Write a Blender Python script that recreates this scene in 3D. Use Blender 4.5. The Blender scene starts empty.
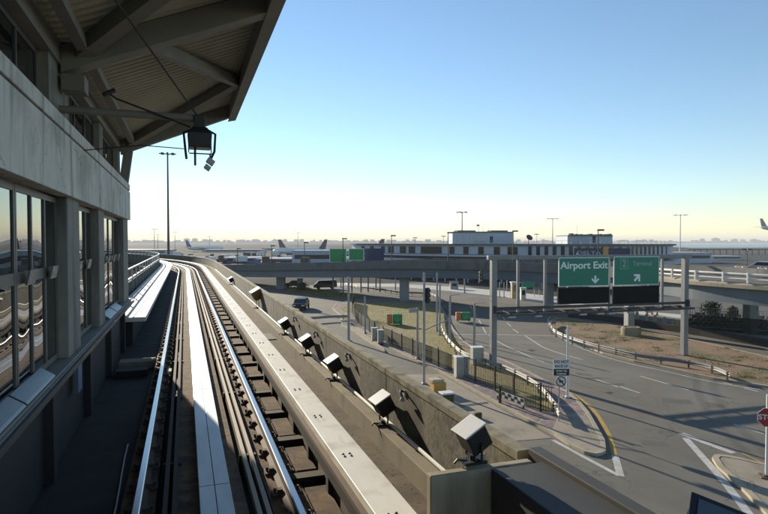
import bpy, bmesh, math, random
from mathutils import Vector, Matrix
random.seed(7)
S = bpy.context.scene
C = S.collection
R = math.radians
# ---------------------------------------------------------------- camera
F_PX = 576.0; YAW = R(19.1); PITCH = math.atan(15.0/F_PX); EYE = Vector((0, 0, 9.5))
cam = bpy.data.cameras.new('camera'); co = bpy.data.objects.new('camera', cam); C.objects.link(co)
cam.sensor_width = 36; cam.lens = 27; cam.clip_start = .05; cam.clip_end = 30000
co.location = EYE; co.rotation_euler = (R(90)-PITCH, 0, -YAW)
S.camera = co
# ---------------------------------------------------------------- sky, sun, exposure
SUN_AZ = R(-11.5)      # measured from +Y, clockwise
SUN_EL = R(16.3)
w = bpy.data.worlds.new('World'); S.world = w; w.use_nodes = True
nt = w.node_tree; bg = nt.nodes['Background']
sky = nt.nodes.new('ShaderNodeTexSky'); sky.sky_type = 'NISHITA'; sky.sun_disc = False
sky.sun_elevation = SUN_EL; sky.sun_rotation = SUN_AZ; sky.altitude = 0
sky.air_density = 1.0; sky.dust_density = 0.0; sky.ozone_density = 2.2
hsv = nt.nodes.new('ShaderNodeHueSaturation'); hsv.inputs['Hue'].default_value = .499; hsv.inputs['Saturation'].default_value = 1.03
nt.links.new(sky.outputs[0], hsv.inputs['Color']); nt.links.new(hsv.outputs[0], bg.inputs[0]); bg.inputs[1].default_value = 0.108
sl = bpy.data.lights.new('sun', 'SUN'); sl.energy = 5.0; sl.angle = R(.5); sl.color = (1, .88, .69)
so = bpy.data.objects.new('sun', sl); C.objects.link(so)
sd = Vector((math.sin(SUN_AZ)*math.cos(SUN_EL), math.cos(SUN_AZ)*math.cos(SUN_EL), math.sin(SUN_EL)))
so.rotation_euler = sd.to_track_quat('Z', 'Y').to_euler(); so.location = (0, 0, 60)
S.view_settings.view_transform = 'Standard'; S.view_settings.look = 'None'
S.view_settings.gamma = 1; S.view_settings.exposure = 0.68; S.view_settings.use_curve_mapping = False
S.render.engine = 'CYCLES'

# ---------------------------------------------------------------- helpers
_rv = Vector((math.cos(YAW), -math.sin(YAW), 0)); _fh = Vector((math.sin(YAW), math.cos(YAW), 0)); _z = Vector((0, 0, 1))
_fw = _fh*math.cos(PITCH) - _z*math.sin(PITCH); _up = _fh*math.sin(PITCH) + _z*math.cos(PITCH)
def ray(px, py): return _fw + _rv*((px-384)/F_PX) + _up*((257-py)/F_PX)
def at(px, py, z=0.0):
    d = ray(px, py); return EYE + d*((z-EYE.z)/d.z)
def atY(px, py, Y):
    d = ray(px, py); return EYE + d*(Y/d.y)
def atd(px, py, dist):
    d = ray(px, py); return EYE + d*(dist/d.dot(_fh))
def zat(py, dist): return atd(384, py, dist).z

class MB:
    def __init__(s): s.v = []; s.f = []
    def add(s, vs, fs):
        n = len(s.v); s.v += [tuple(v) for v in vs]; s.f += [tuple(i+n for i in f) for f in fs]; return s
    def box(s, x0, x1, y0, y1, z0, z1):
        return s.add([(x0,y0,z0),(x1,y0,z0),(x1,y1,z0),(x0,y1,z0),(x0,y0,z1),(x1,y0,z1),(x1,y1,z1),(x0,y1,z1)],
                     [(3,2,1,0),(4,5,6,7),(0,1,5,4),(1,2,6,5),(2,3,7,6),(3,0,4,7)])
    def obox(s, c, size, rz=0, rx=0, ry=0):
        m = Matrix.Rotation(rz, 3, 'Z') @ Matrix.Rotation(ry, 3, 'Y') @ Matrix.Rotation(rx, 3, 'X'); c = Vector(c); a, b, d = [k/2 for k in size]
        vs = [c + m @ Vector(p) for p in [(-a,-b,-d),(a,-b,-d),(a,b,-d),(-a,b,-d),(-a,-b,d),(a,-b,d),(a,b,d),(-a,b,d)]]
        return s.add(vs, [(3,2,1,0),(4,5,6,7),(0,1,5,4),(1,2,6,5),(2,3,7,6),(3,0,4,7)])
    def bar(s, a, b, w, h, up=(0,0,1)):
        a = Vector(a); b = Vector(b); d = (b-a).normalized(); u = Vector(up)
        if abs(d.dot(u)) > .98: u = Vector((0,1,0))
        r = d.cross(u).normalized(); u = r.cross(d).normalized()
        vs = []
        for p in (a, b):
            for (i, j) in ((-1,-1),(1,-1),(1,1),(-1,1)): vs.append(p + r*i*w/2 + u*j*h/2)
        return s.add(vs, [(3,2,1,0),(4,5,6,7),(0,1,5,4),(1,2,6,5),(2,3,7,6),(3,0,4,7)])
    def tube(s, pts, r, n=8, cap=True):
        pts = [Vector(p) for p in pts]; rs = r if isinstance(r, (list, tuple)) else [r]*len(pts)
        base = len(s.v); u0 = None
        for i, p in enumerate(pts):
            d = (pts[min(i+1, len(pts)-1)] - pts[max(i-1, 0)]).normalized()
            if u0 is None: u0 = Vector((0,0,1)) if abs(d.z) < .9 else Vector((1,0,0))
            a = d.cross(u0).normalized(); b = a.cross(d).normalized(); u0 = b
            for k in range(n):
                t = 2*math.pi*k/n; s.v.append(tuple(p + (a*math.cos(t)+b*math.sin(t))*rs[i]))
        for i in range(len(pts)-1):
            for k in range(n):
                q = (k+1) % n; s.f.append((base+i*n+k, base+i*n+q, base+(i+1)*n+q, base+(i+1)*n+k))
        if cap:
            s.f.append(tuple(base+k for k in range(n))[::-1]); e = base+(len(pts)-1)*n; s.f.append(tuple(e+k for k in range(n)))
        return s
    def prism(s, poly, z0, z1):
        n = len(poly); vs = [(p[0], p[1], z0) for p in poly] + [(p[0], p[1], z1) for p in poly]
        a = sum(poly[i][0]*poly[(i+1)%n][1]-poly[(i+1)%n][0]*poly[i][1] for i in range(n))
        fs = [tuple(range(n))[::-1], tuple(range(n, 2*n))] + [(i, (i+1)%n, n+(i+1)%n, n+i) for i in range(n)]
        if a < 0: fs = [f[::-1] for f in fs]
        return s.add(vs, fs)
    def sweep(s, pts, cross, close=True, lats=None):
        """cross = [(lateral to the right, z)], pts = [(x,y[,z])]"""
        P = [Vector((p[0], p[1])) for p in pts]; Z = [p[2] if len(p) > 2 else 0 for p in pts]
        m = len(cross); base = len(s.v)
        for i, p in enumerate(P):
            a = (P[i]-P[i-1]).normalized() if i > 0 else (P[1]-P[0]).normalized()
            b = (P[i+1]-P[i]).normalized() if i < len(P)-1 else a
            t = (a+b).normalized(); n = Vector((t.y, -t.x)); k = 1/max(.5, n.dot(Vector((b.y, -b.x))))
            for (l, z) in cross: q = p + n*l*k; s.v.append((q.x, q.y, z+Z[i]))
        rng = range(m) if close else range(m-1)
        for i in range(len(P)-1):
            for k in rng:
                q = (k+1) % m; s.f.append((base+i*m+k, base+(i+1)*m+k, base+(i+1)*m+q, base+i*m+q))
        if close:
            s.f.append(tuple(base+k for k in range(m))); e = base+(len(P)-1)*m; s.f.append(tuple(e+k for k in range(m))[::-1])
        return s
    def lathe(s, prof, c=(0,0,0), n=16, axis='Z'):
        base = len(s.v); c = Vector(c)
        for (r, h) in prof:
            for k in range(n):
                t = 2*math.pi*k/n; a, b = r*math.cos(t), r*math.sin(t)
                s.v.append(tuple(c + Vector((a, b, h) if axis == 'Z' else ((h, a, b) if axis == 'X' else (a, h, b)))))
        for i in range(len(prof)-1):
            for k in range(n):
                q = (k+1) % n; s.f.append((base+i*n+k, base+i*n+q, base+(i+1)*n+q, base+(i+1)*n+k))
        s.f.append(tuple(base+k for k in range(n))[::-1]); e = base+(len(prof)-1)*n; s.f.append(tuple(e+k for k in range(n)))
        return s
    def build(s, name, m, parent=None, smooth=False, bevel=0, off=None):
        me = bpy.data.meshes.new(name)
        o0 = Vector((0,0,0))
        if parent is not None:
            q = parent
            while q is not None: o0 = o0 + q.location; q = q.parent
        elif off is not None: o0 = Vector(off)
        vs = [tuple(Vector(v)-o0) for v in s.v]
        me.from_pydata(vs, [], s.f); me.materials.append(m)
        b = bmesh.new(); b.from_mesh(me); bmesh.ops.recalc_face_normals(b, faces=b.faces); b.to_mesh(me); b.free()
        if smooth:
            me.polygons.foreach_set('use_smooth', [True]*len(me.polygons)); me.set_sharp_from_angle(angle=R(40))
        o = bpy.data.objects.new(name, me); C.objects.link(o)
        if parent is not None: o.parent = parent
        elif off is not None: o.location = off
        if bevel:
            bv = o.modifiers.new('bevel', 'BEVEL'); bv.width = bevel; bv.segments = 2; bv.limit_method = 'ANGLE'; bv.angle_limit = R(50)
        return o
def tag(o, label=None, cat=None, group=None, kind=None):
    if label: o['label'] = label
    if cat: o['category'] = cat
    if group: o['group'] = group
    if kind: o['kind'] = kind
    return o
def thing(name, label, cat, loc=(0,0,0), group=None, rz=0):
    o = bpy.data.objects.new(name, None); C.objects.link(o); o.location = loc; o.rotation_euler = (0,0,rz); o.empty_display_size = .2
    return tag(o, label, cat, group)
def struct(o, label=None): return tag(o, label, kind='structure')
def dup(root, loc, rz=None, label=None, group=None, scale=None):
    def cp(o, par):
        c = o.copy(); C.objects.link(c); c.parent = par
        for ch in o.children: cp(ch, c)
        return c
    r = cp(root, None); r.location = loc
    if rz is not None: r.rotation_euler = (0,0,rz)
    if scale: r.scale = scale
    if label: r['label'] = label
    if group: r['group'] = group
    return r
def lerp(a, b, t): return a+(b-a)*t
def catmull(P, n=8):
    P = [Vector(p) for p in P]; out = []
    for i in range(len(P)-1):
        p0 = P[max(i-1,0)]; p1 = P[i]; p2 = P[i+1]; p3 = P[min(i+2, len(P)-1)]
        for k in range(n):
            t = k/n; out.append(.5*((2*p1)+(p2-p0)*t+(2*p0-5*p1+4*p2-p3)*t*t+(3*p1-p0-3*p2+p3)*t**3))
    out.append(P[-1]); return out
def text(name, body, size, m, parent, loc, rot=(R(90),0,0), depth=.01, sx=1):
    cu = bpy.data.curves.new(name, 'FONT'); cu.body = body; cu.size = size; cu.extrude = depth; cu.align_x = 'CENTER'; cu.align_y = 'CENTER'
    cu.offset = size*.022
    t = bpy.data.objects.new('t', cu); C.objects.link(t); bpy.context.view_layer.update()
    me = bpy.data.meshes.new_from_object(t.evaluated_get(bpy.context.evaluated_depsgraph_get())); me.materials.clear(); me.materials.append(m)
    bpy.data.objects.remove(t); me.name = name
    o = bpy.data.objects.new(name, me); C.objects.link(o); o.parent = parent; o.location = loc; o.rotation_euler = rot; o.scale = (sx,1,1)
    return o

def loc(b, nm, m, par, **kw): o = b.build(nm, M[m], None, **kw); o.parent = par; return o
# ---------------------------------------------------------------- materials
def mat(name, col, col2=None, scale=1.0, rough=.8, metal=0, bump=0, bscale=None, spec=.5, emit=None, stretch=(1,1,1), detail=8, contrast=.25, ior=None, rvar=0,
        streak=None, spots=None):
    m = bpy.data.materials.new(name); m.use_nodes = True; n = m.node_tree.nodes; L = m.node_tree.links
    b = n['Principled BSDF']; b.inputs['Roughness'].default_value = rough; b.inputs['Metallic'].default_value = metal
    b.inputs['Specular IOR Level'].default_value = spec
    if ior: b.inputs['IOR'].default_value = ior
    b.inputs['Base Color'].default_value = (*col, 1)
    tc = n.new('ShaderNodeTexCoord'); mp = n.new('ShaderNodeMapping'); mp.inputs['Scale'].default_value = stretch; L.new(tc.outputs['Object'], mp.inputs[0])
    if col2:
        nz = n.new('ShaderNodeTexNoise'); nz.inputs['Scale'].default_value = scale; nz.inputs['Detail'].default_value = detail; nz.inputs['Roughness'].default_value = .65
        L.new(mp.outputs[0], nz.inputs['Vector'])
        cr = n.new('ShaderNodeMapRange'); cr.inputs[1].default_value = .5-contrast; cr.inputs[2].default_value = .5+contrast; L.new(nz.outputs[0], cr.inputs[0])
        mx = n.new('ShaderNodeMix'); mx.data_type = 'RGBA'; mx.inputs[6].default_value = (*col, 1); mx.inputs[7].default_value = (*col2, 1)
        L.new(cr.outputs[0], mx.inputs[0]); last = mx.outputs[2]
        if streak:   # (colour, scale, stretch, lo, hi)
            m2 = n.new('ShaderNodeMapping'); m2.inputs['Scale'].default_value = streak[2]; L.new(tc.outputs['Object'], m2.inputs[0])
            n2 = n.new('ShaderNodeTexNoise'); n2.inputs['Scale'].default_value = streak[1]; n2.inputs['Detail'].default_value = 6; L.new(m2.outputs[0], n2.inputs['Vector'])
            r2 = n.new('ShaderNodeMapRange'); r2.inputs[1].default_value = streak[3]; r2.inputs[2].default_value = streak[4]; L.new(n2.outputs[0], r2.inputs[0])
            x2 = n.new('ShaderNodeMix'); x2.data_type = 'RGBA'; x2.inputs[7].default_value = (*streak[0], 1); L.new(r2.outputs[0], x2.inputs[0]); L.new(last, x2.inputs[6]); last = x2.outputs[2]
        if spots:    # second independent patch layer
            n3 = n.new('ShaderNodeTexNoise'); n3.inputs['Scale'].default_value = spots[1]; n3.inputs['Detail'].default_value = 4; L.new(tc.outputs['Object'], n3.inputs['Vector'])
            r3 = n.new('ShaderNodeMapRange'); r3.inputs[1].default_value = spots[2]; r3.inputs[2].default_value = spots[3]; L.new(n3.outputs[0], r3.inputs[0])
            x3 = n.new('ShaderNodeMix'); x3.data_type = 'RGBA'; x3.inputs[7].default_value = (*spots[0], 1); L.new(r3.outputs[0], x3.inputs[0]); L.new(last, x3.inputs[6]); last = x3.outputs[2]
        L.new(last, b.inputs['Base Color'])
        if rvar:
            rr = n.new('ShaderNodeMapRange'); rr.inputs[3].default_value = rough-rvar; rr.inputs[4].default_value = rough+rvar; L.new(nz.outputs[0], rr.inputs[0]); L.new(rr.outputs[0], b.inputs['Roughness'])
    if bump:
        nb = n.new('ShaderNodeTexNoise'); nb.inputs['Scale'].default_value = bscale or scale*4; nb.inputs['Detail'].default_value = 6; L.new(mp.outputs[0], nb.inputs['Vector'])
        bp = n.new('ShaderNodeBump'); bp.inputs['Strength'].default_value = min(1, bump*10); bp.inputs['Distance'].default_value = bump; L.new(nb.outputs[0], bp.inputs['Height']); L.new(bp.outputs[0], b.inputs['Normal'])
    return m
M = {}
M['asphalt'] = mat('asphalt', (.112,.1,.08), (.165,.15,.12), .35, .85, bump=.004, bscale=30, streak=((.085,.08,.07), .25, (1,.18,1), .52, .75), spots=((.18,.168,.14), .12, .5, .72))
M['asphalt_fine'] = mat('asphalt_fine', (.085,.078,.066), (.12,.11,.092), .6, .85, bump=.004, bscale=30)
M['ground'] = mat('ground', (.05,.055,.05), (.085,.085,.075), .03, 1, spec=.05)
M['apron'] = mat('apron', (.07,.075,.075), (.12,.12,.115), .02, 1, spec=.05)
M['water'] = mat('water', (.04,.08,.11), None, rough=.25, bump=.3, bscale=.08)
M['pave'] = mat('pave', (.34,.29,.215), (.24,.205,.155), .7, .9, bump=.003, bscale=20, spots=((.16,.14,.11), .5, .55, .75))
M['kerb'] = mat('kerb', (.42,.37,.27), (.28,.24,.17), 1.5, .9, bump=.003, bscale=15)
M['kerb_red'] = mat('kerb_ochre', (.34,.24,.14), (.22,.17,.11), 1.5, .9)
M['grass'] = mat('grass', (.16,.15,.04), (.3,.235,.085), .5, .95, bump=.02, bscale=9, spots=((.3,.22,.11), .13, .5, .68))
M['blade'] = mat('blade', (.2,.19,.055), (.32,.26,.09), .8, .9)
M['dirt'] = mat('dirt', (.27,.17,.1), (.19,.125,.075), .3, .95, bump=.02, bscale=6, spots=((.14,.125,.055), .35, .5, .62))
M['white_line'] = mat('white_line', (.62,.61,.57), (.3,.29,.27), 2.5, .8, contrast=.3)
M['yellow_line'] = mat('yellow_line', (.55,.32,.04), (.3,.2,.05), 2.5, .8, contrast=.3)
M['stain'] = mat('stain', (.16,.115,.07), (.12,.105,.085), 3, .9)
M['concrete'] = mat('concrete', (.4,.365,.29), (.3,.27,.21), 1.2, .85, bump=.003, bscale=18, streak=((.15,.14,.125), 2.2, (1,1,.12), .52, .7))
M['fascia'] = mat('fascia', (.72,.7,.63), (.56,.54,.48), 2.2, .8, bump=.005, bscale=16, streak=((.3,.29,.26), 4.5, (1,1,.1), .5, .68), spots=((.4,.385,.34), 1.1, .5, .72))
M['wall'] = mat('parapet_concrete', (.17,.16,.125), (.065,.062,.048), 9.0, .95, bump=.02, bscale=26, streak=((.21,.18,.115), 5, (1,1,.08), .55, .72), contrast=.14, spots=((.05,.043,.028), 1.6, .5, .75))
M['coping'] = mat('coping', (.27,.245,.17), (.14,.128,.09), 6, .95, bump=.012, bscale=20, spots=((.07,.06,.04), 3.2, .52, .66), contrast=.18)
M['curbtop'] = mat('curb_concrete', (.27,.235,.16), (.18,.155,.105), 1.6, .9, bump=.005, bscale=18, streak=((.12,.105,.07), 2.2, (1,1,.3), .55, .72))
M['floor'] = mat('trackbed', (.15,.11,.065), (.065,.046,.028), 5, .95, bump=.015, bscale=35, spots=((.07,.05,.032), 1.8, .5, .7), contrast=.18)
M['floor2'] = mat('trackbed_shaded', (.03,.025,.017), (.013,.011,.008), 2.0, .85, bump=.006, bscale=25, rvar=.1)  # base darkened so the station shade is part of the colour
M['tie'] = mat('rust_steel', (.06,.042,.03), (.03,.022,.017), 4, .85, bump=.004, bscale=30)
M['rustbed'] = mat('rust_strip', (.2,.125,.065), (.075,.046,.027), 5, .95, bump=.012, bscale=30, spots=((.06,.045,.03), 4, .52, .68), contrast=.18)
M['rail'] = mat('rail_steel', (.42,.43,.45), (.34,.34,.35), 3, .22, metal=1, stretch=(1,.1,1), rvar=.06)
M['railside'] = mat('rail_side', (.13,.08,.05), (.07,.045,.03), 4, .8)
M['alu'] = mat('reaction_plate', (.5,.51,.52), (.38,.39,.4), 2, .5, metal=.6, bump=.0015, bscale=3, stretch=(1,.25,1), rvar=.1)
M['cover'] = mat('edge_cover', (.8,.76,.66), (.68,.63,.53), 3, .55, bump=.002, bscale=14, stretch=(1,.3,1), spec=.4, spots=((.55,.49,.39), 2.6, .54, .72), streak=((.58,.52,.42), 9, (1,.25,1), .58, .7))
M['walk'] = mat('walkway', (.66,.63,.56), (.5,.47,.4), 2, .6, stretch=(1,.3,1))
M['steel'] = mat('galvanised', (.4,.41,.42), (.29,.3,.31), 3, .5, metal=.4)
M['gantry'] = mat('gantry_steel', (.24,.25,.25), (.17,.175,.18), 1.5, .55, metal=.2, streak=((.12,.11,.1), 2, (1,1,.2), .6, .75))
M['black'] = mat('black_paint', (.012,.012,.013), (.02,.02,.02), 5, .5)
M['dark'] = mat('dark_steel', (.035,.036,.038), (.06,.058,.055), 3, .6)
M['darkwall'] = mat('dark_wall', (.018,.017,.015), (.034,.032,.028), .8, .8)  # plain dark walls; base also darkened to deepen the station shade
M['white'] = mat('white_paint', (.74,.74,.71), (.6,.6,.57), 3, .5)
M['whitemetal'] = mat('lamp_lid', (.92,.92,.9), (.82,.82,.8), 9, .4)
M['green'] = mat('sign_green', (0.0,.19,.125), (0.0,.165,.108), 1, .45)
M['blackpanel'] = mat('matrix_black', (.008,.009,.01), (.012,.013,.014), 2, .8, spec=.15)
M['legend'] = mat('sign_white', (.75,.8,.77), None, rough=.5)
M['legend_dim'] = mat('sign_dim', (.2,.36,.28), None, rough=.5)
M['red'] = mat('sign_red', (.35,.02,.025), (.28,.02,.02), 3, .5)
M['navy'] = mat('banner_navy', (.02,.03,.08), (.03,.035,.08), 1, .6)
M['orange'] = mat('orange', (.62,.17,.04), (.5,.16,.06), 2, .6)
M['brightgreen'] = mat('bright_green', (.02,.30,.08), (.02,.2,.06), 2, .5)
M['yellow'] = mat('yellow', (.6,.33,.06), (.45,.25,.07), 2, .6)
M['tan'] = mat('tan', (.48,.4,.27), (.36,.3,.2), 2, .8)
M['rib'] = mat('roof_sheet', (.46,.425,.34), (.36,.33,.26), 1.2, .7)
M['roofsteel'] = mat('roof_steel', (.23,.22,.195), (.16,.152,.13), 1.2, .7)
M['pier'] = mat('pier', (.27,.28,.28), (.2,.21,.21), 1, .85)
M['girder'] = mat('girder_paint', (.13,.165,.19), (.1,.125,.145), .4, .6)
M['flyconc'] = mat('flyover_parapet', (.17,.165,.15), (.11,.108,.1), .5, .85, streak=((.07,.07,.065), 1.2, (1,1,.2), .55, .72))
M['tanconc'] = mat('deck_edge', (.4,.34,.245), (.29,.25,.18), .4, .85, streak=((.19,.165,.12), 1, (1,1,.2), .58, .72))
M['termwall'] = mat('terminal_panel', (.4,.47,.53), (.33,.39,.45), .3, .5)  # pale bluish base has some of the distance haze put into it
M['termwhite'] = mat('terminal_trim', (.46,.48,.5), (.38,.4,.42), .4, .6)
M['termglass'] = mat('terminal_glass', (.015,.02,.025), None, rough=.1, spec=.5)
M['roofmem'] = mat('roof_membrane', (.1,.11,.12), (.14,.15,.16), .2, .8)
M['bluepaint'] = mat('hangar_blue', (.06,.13,.3), (.08,.16,.34), .1, .6)
M['paleblue'] = mat('hangar_pale', (.4,.46,.52), (.34,.4,.46), .1, .6)
M['planewhite'] = mat('aircraft_white', (.7,.72,.74), None, rough=.35)
M['planegrey'] = mat('aircraft_belly', (.22,.24,.27), None, rough=.4)
M['tailred'] = mat('tail_red', (.14,.05,.06), (.06,.06,.12), .15, .5)
M['tyre'] = mat('tyre', (.015,.015,.015), None, rough=.9)
M['carbody'] = mat('car_black', (.025,.025,.03), None, rough=.25, spec=.6)
M['carred'] = mat('car_maroon', (.12,.03,.03), None, rough=.3)
M['cargrey'] = mat('car_grey', (.3,.31,.32), None, rough=.3)
M['carglass'] = mat('car_glass', (.02,.025,.03), None, rough=.05)
M['leaf'] = mat('leaf', (.035,.05,.018), (.07,.075,.03), 2, .8)
M['bark'] = mat('bark', (.1,.08,.06), (.06,.05,.04), 3, .9)
M['skyline'] = mat('skyline', (.1,.11,.12), (.14,.15,.16), .02, .9)
M['jetty'] = mat('jetty', (.05,.055,.06), None, rough=.8)
M['interior'] = mat('interior', (.05,.05,.05), (.08,.08,.075), .5, .9)
M['coolplate'] = mat('threshold_plate', (.13,.16,.185), (.09,.115,.135), 4, .4, metal=.3)
M['bluesign'] = mat('blue_sign', (.1,.16,.3), (.08,.13,.25), 3, .6)
M['boxgrey'] = mat('cabinet', (.4,.4,.37), (.3,.3,.28), 2, .6)
M['rustbox'] = mat('rust_orange_box', (.4,.2,.03), (.14,.08,.03), 12, .8, bump=.01, bscale=30)
# mottled pavers
def pavers():
    m = bpy.data.materials.new('pavers'); m.use_nodes = True; n = m.node_tree.nodes; L = m.node_tree.links; b = n['Principled BSDF']; b.inputs['Roughness'].default_value = .9
    tc = n.new('ShaderNodeTexCoord'); v = n.new('ShaderNodeTexVoronoi'); v.inputs['Scale'].default_value = 2.6; L.new(tc.outputs['Object'], v.inputs['Vector'])
    cr = n.new('ShaderNodeValToRGB'); e = cr.color_ramp.elements; e[0].color = (.1,.075,.085,1); e[1].color = (.38,.35,.34,1)
    x = cr.color_ramp.elements.new(.45); x.color = (.19,.15,.15,1); x = cr.color_ramp.elements.new(.7); x.color = (.25,.17,.13,1)
    L.new(v.outputs['Color'], cr.inputs[0]); L.new(cr.outputs[0], b.inputs['Base Color'])
    v2 = n.new('ShaderNodeTexVoronoi'); v2.feature = 'DISTANCE_TO_EDGE'; v2.inputs['Scale'].default_value = 2.6; L.new(tc.outputs['Object'], v2.inputs['Vector'])
    bp = n.new('ShaderNodeBump'); bp.inputs['Distance'].default_value = .03; L.new(v2.outputs[0], bp.inputs['Height']); L.new(bp.outputs[0], b.inputs['Normal'])
    return m
M['pavers'] = pavers()
def add_cracks(m, scale, col, width, warp=.6):
    n = m.node_tree.nodes; L = m.node_tree.links; b = n['Principled BSDF']; src = b.inputs['Base Color'].links[0].from_socket
    tc = n.new('ShaderNodeTexCoord'); nz = n.new('ShaderNodeTexNoise'); nz.inputs['Scale'].default_value = scale*3; nz.inputs['Detail'].default_value = 5; L.new(tc.outputs['Object'], nz.inputs['Vector'])
    vm = n.new('ShaderNodeVectorMath'); vm.operation = 'MULTIPLY_ADD'; vm.inputs[1].default_value = (warp/scale,)*3; L.new(nz.outputs['Color'], vm.inputs[0]); L.new(tc.outputs['Object'], vm.inputs[2])
    v = n.new('ShaderNodeTexVoronoi'); v.feature = 'DISTANCE_TO_EDGE'; v.inputs['Scale'].default_value = scale; L.new(vm.outputs[0], v.inputs['Vector'])
    mr = n.new('ShaderNodeMapRange'); mr.inputs[1].default_value = 0; mr.inputs[2].default_value = width; mr.inputs[3].default_value = 1; mr.inputs[4].default_value = 0; L.new(v.outputs[0], mr.inputs[0])
    n2 = n.new('ShaderNodeTexNoise'); n2.inputs['Scale'].default_value = scale*1.3; L.new(tc.outputs['Object'], n2.inputs['Vector'])
    m2 = n.new('ShaderNodeMapRange'); m2.inputs[1].default_value = .45; m2.inputs[2].default_value = .6; L.new(n2.outputs[0], m2.inputs[0])
    mu = n.new('ShaderNodeMath'); mu.operation = 'MULTIPLY'; L.new(mr.outputs[0], mu.inputs[0]); L.new(m2.outputs[0], mu.inputs[1])
    x = n.new('ShaderNodeMix'); x.data_type = 'RGBA'; x.inputs[7].default_value = (*col,1); L.new(mu.outputs[0], x.inputs[0]); L.new(src, x.inputs[6]); L.new(x.outputs[2], b.inputs['Base Color'])
add_cracks(M['asphalt'], .16, (.06,.057,.05), .008); add_cracks(M['asphalt'], .06, (.065,.06,.053), .004)
add_cracks(M['pave'], .35, (.1,.085,.06), .012); add_cracks(M['fascia'], .5, (.15,.145,.13), .008)
M['shadecap'] = mat('shaded_cap', (.05,.05,.05), (.03,.03,.03), 3, .7, bump=.005, bscale=20)  # dark colour stands in for canopy shadow on the wall top and rim
M['frame'] = mat('window_frame', (.12,.12,.115), (.085,.085,.08), 3, .5)
M['stationconc'] = mat('station_concrete', (.27,.26,.23), (.17,.165,.145), 2, .8, bump=.004, bscale=20, streak=((.09,.088,.08), 3, (1,1,.12), .5, .68))
M['curbface'] = mat('lit_streaked_concrete', (.44,.38,.27), (.29,.25,.18), 2, .9, bump=.006, bscale=15, streak=((.2,.17,.11), 3.5, (1,1,.1), .5, .68))  # streaked concrete, base lightened in place of light on the cross wall face
M['condrail'] = mat('conductor_tan', (.33,.27,.19), (.22,.17,.115), 3, .6, stretch=(1,.2,1))
M['railgrey'] = mat('guardrail_grey', (.36,.34,.29), (.27,.25,.21), 2, .7)
# slightly wavy tinted glass
def glass():
    m = bpy.data.materials.new('platform_glass'); m.use_nodes = True; n = m.node_tree.nodes; L = m.node_tree.links; b = n['Principled BSDF']
    b.inputs['Base Color'].default_value = (.012,.014,.015,1); b.inputs['Roughness'].default_value = .015; b.inputs['IOR'].default_value = 3.0
    tc = n.new('ShaderNodeTexCoord'); nz = n.new('ShaderNodeTexNoise'); nz.inputs['Scale'].default_value = 1.6; nz.inputs['Detail'].default_value = 0; L.new(tc.outputs['Object'], nz.inputs['Vector'])
    bp = n.new('ShaderNodeBump'); bp.inputs['Strength'].default_value = .5; bp.inputs['Distance'].default_value = .012; L.new(nz.outputs[0], bp.inputs['Height']); L.new(bp.outputs[0], b.inputs['Normal'])
    return m
M['glass'] = glass()
def chain():   # see-through mesh infill
    m = bpy.data.materials.new('mesh_infill'); m.use_nodes = True; n = m.node_tree.nodes; L = m.node_tree.links; b = n['Principled BSDF']
    b.inputs['Base Color'].default_value = (.02,.03,.02,1); b.inputs['Roughness'].default_value = .8; b.inputs['Alpha'].default_value = .55
    return m
M['mesh'] = chain()

# ================================================================ THE GROUND
def sheet(name, poly, z, m): 
    return MB().add([(p[0], p[1], z) for p in poly], [tuple(range(len(poly)))]).build(name, m)
def px(pts, z=0): return [at(a, b, z) for a, b in pts]
g = sheet('ground', [(-9000,-300),(9000,-300),(9000,700),(760,700),(4600,5600),(-9000,5600)], -.02, M['ground']); struct(g)
wt = sheet('water', [(500,690),(12000,690),(12000,9500),(-12000,9500),(-12000,5590),(4300,5590)], -.9, M['water']); struct(wt)
bank = MB().box(760, 9000, 700, 703, -1.5, -.02).build('shore', M['ground']); struct(bank)
far = MB().prism([(-12000,5800),(-6000,5200),(0,5600),(6000,5000),(12000,5900),(12000,9400),(-12000,9400)], -1.5, 2).build('far_shore', M['ground']); struct(far)
ap = sheet('airfield_apron', [(-900,150),(130,150),(400,110),(900,110),(900,560),(-900,560)], -.012, M['apron']); struct(ap)
rd = sheet('main_road', [(-2,2),(75,-6),(75,52),(52,80),(60,125),(-60,125),(-60,70),(-4,60)], 0, M['asphalt']); struct(rd)

# kerbed island with lawn between the side road and the main road
isl = [(332,309),(350,325),(385,346),(412,360),(438,372),(500,407),(554,436),(568.5,446),(584,454),(596,456.5),(602,455.5),(606,453),(605,442.5),(597,428),(589,414),(579,402),(568.5,393),(548,383),(527,372),(505,361.5),(488,355),(474,349),(463,341),(454,330),(447,317),(441,307),(425,302),(390,300),(352,301),(336,304)]
islw = px(isl)
def inset(poly, d):
    n = len(poly); out = []
    a = sum(poly[i].x*poly[(i+1)%n].y-poly[(i+1)%n].x*poly[i].y for i in range(n)); s = 1 if a > 0 else -1
    for i in range(n):
        p0, p1, p2 = poly[i-1], poly[i], poly[(i+1)%n]
        e1 = (p1-p0).xy.normalized(); e2 = (p2-p1).xy.normalized(); n1 = Vector((-e1.y, e1.x))*s; n2 = Vector((-e2.y, e2.x))*s
        m = (n1+n2).normalized(); k = d/max(.5, m.dot(n1)); out.append(Vector((p1.x+m.x*k, p1.y+m.y*k, 0)))
    return out
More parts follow.
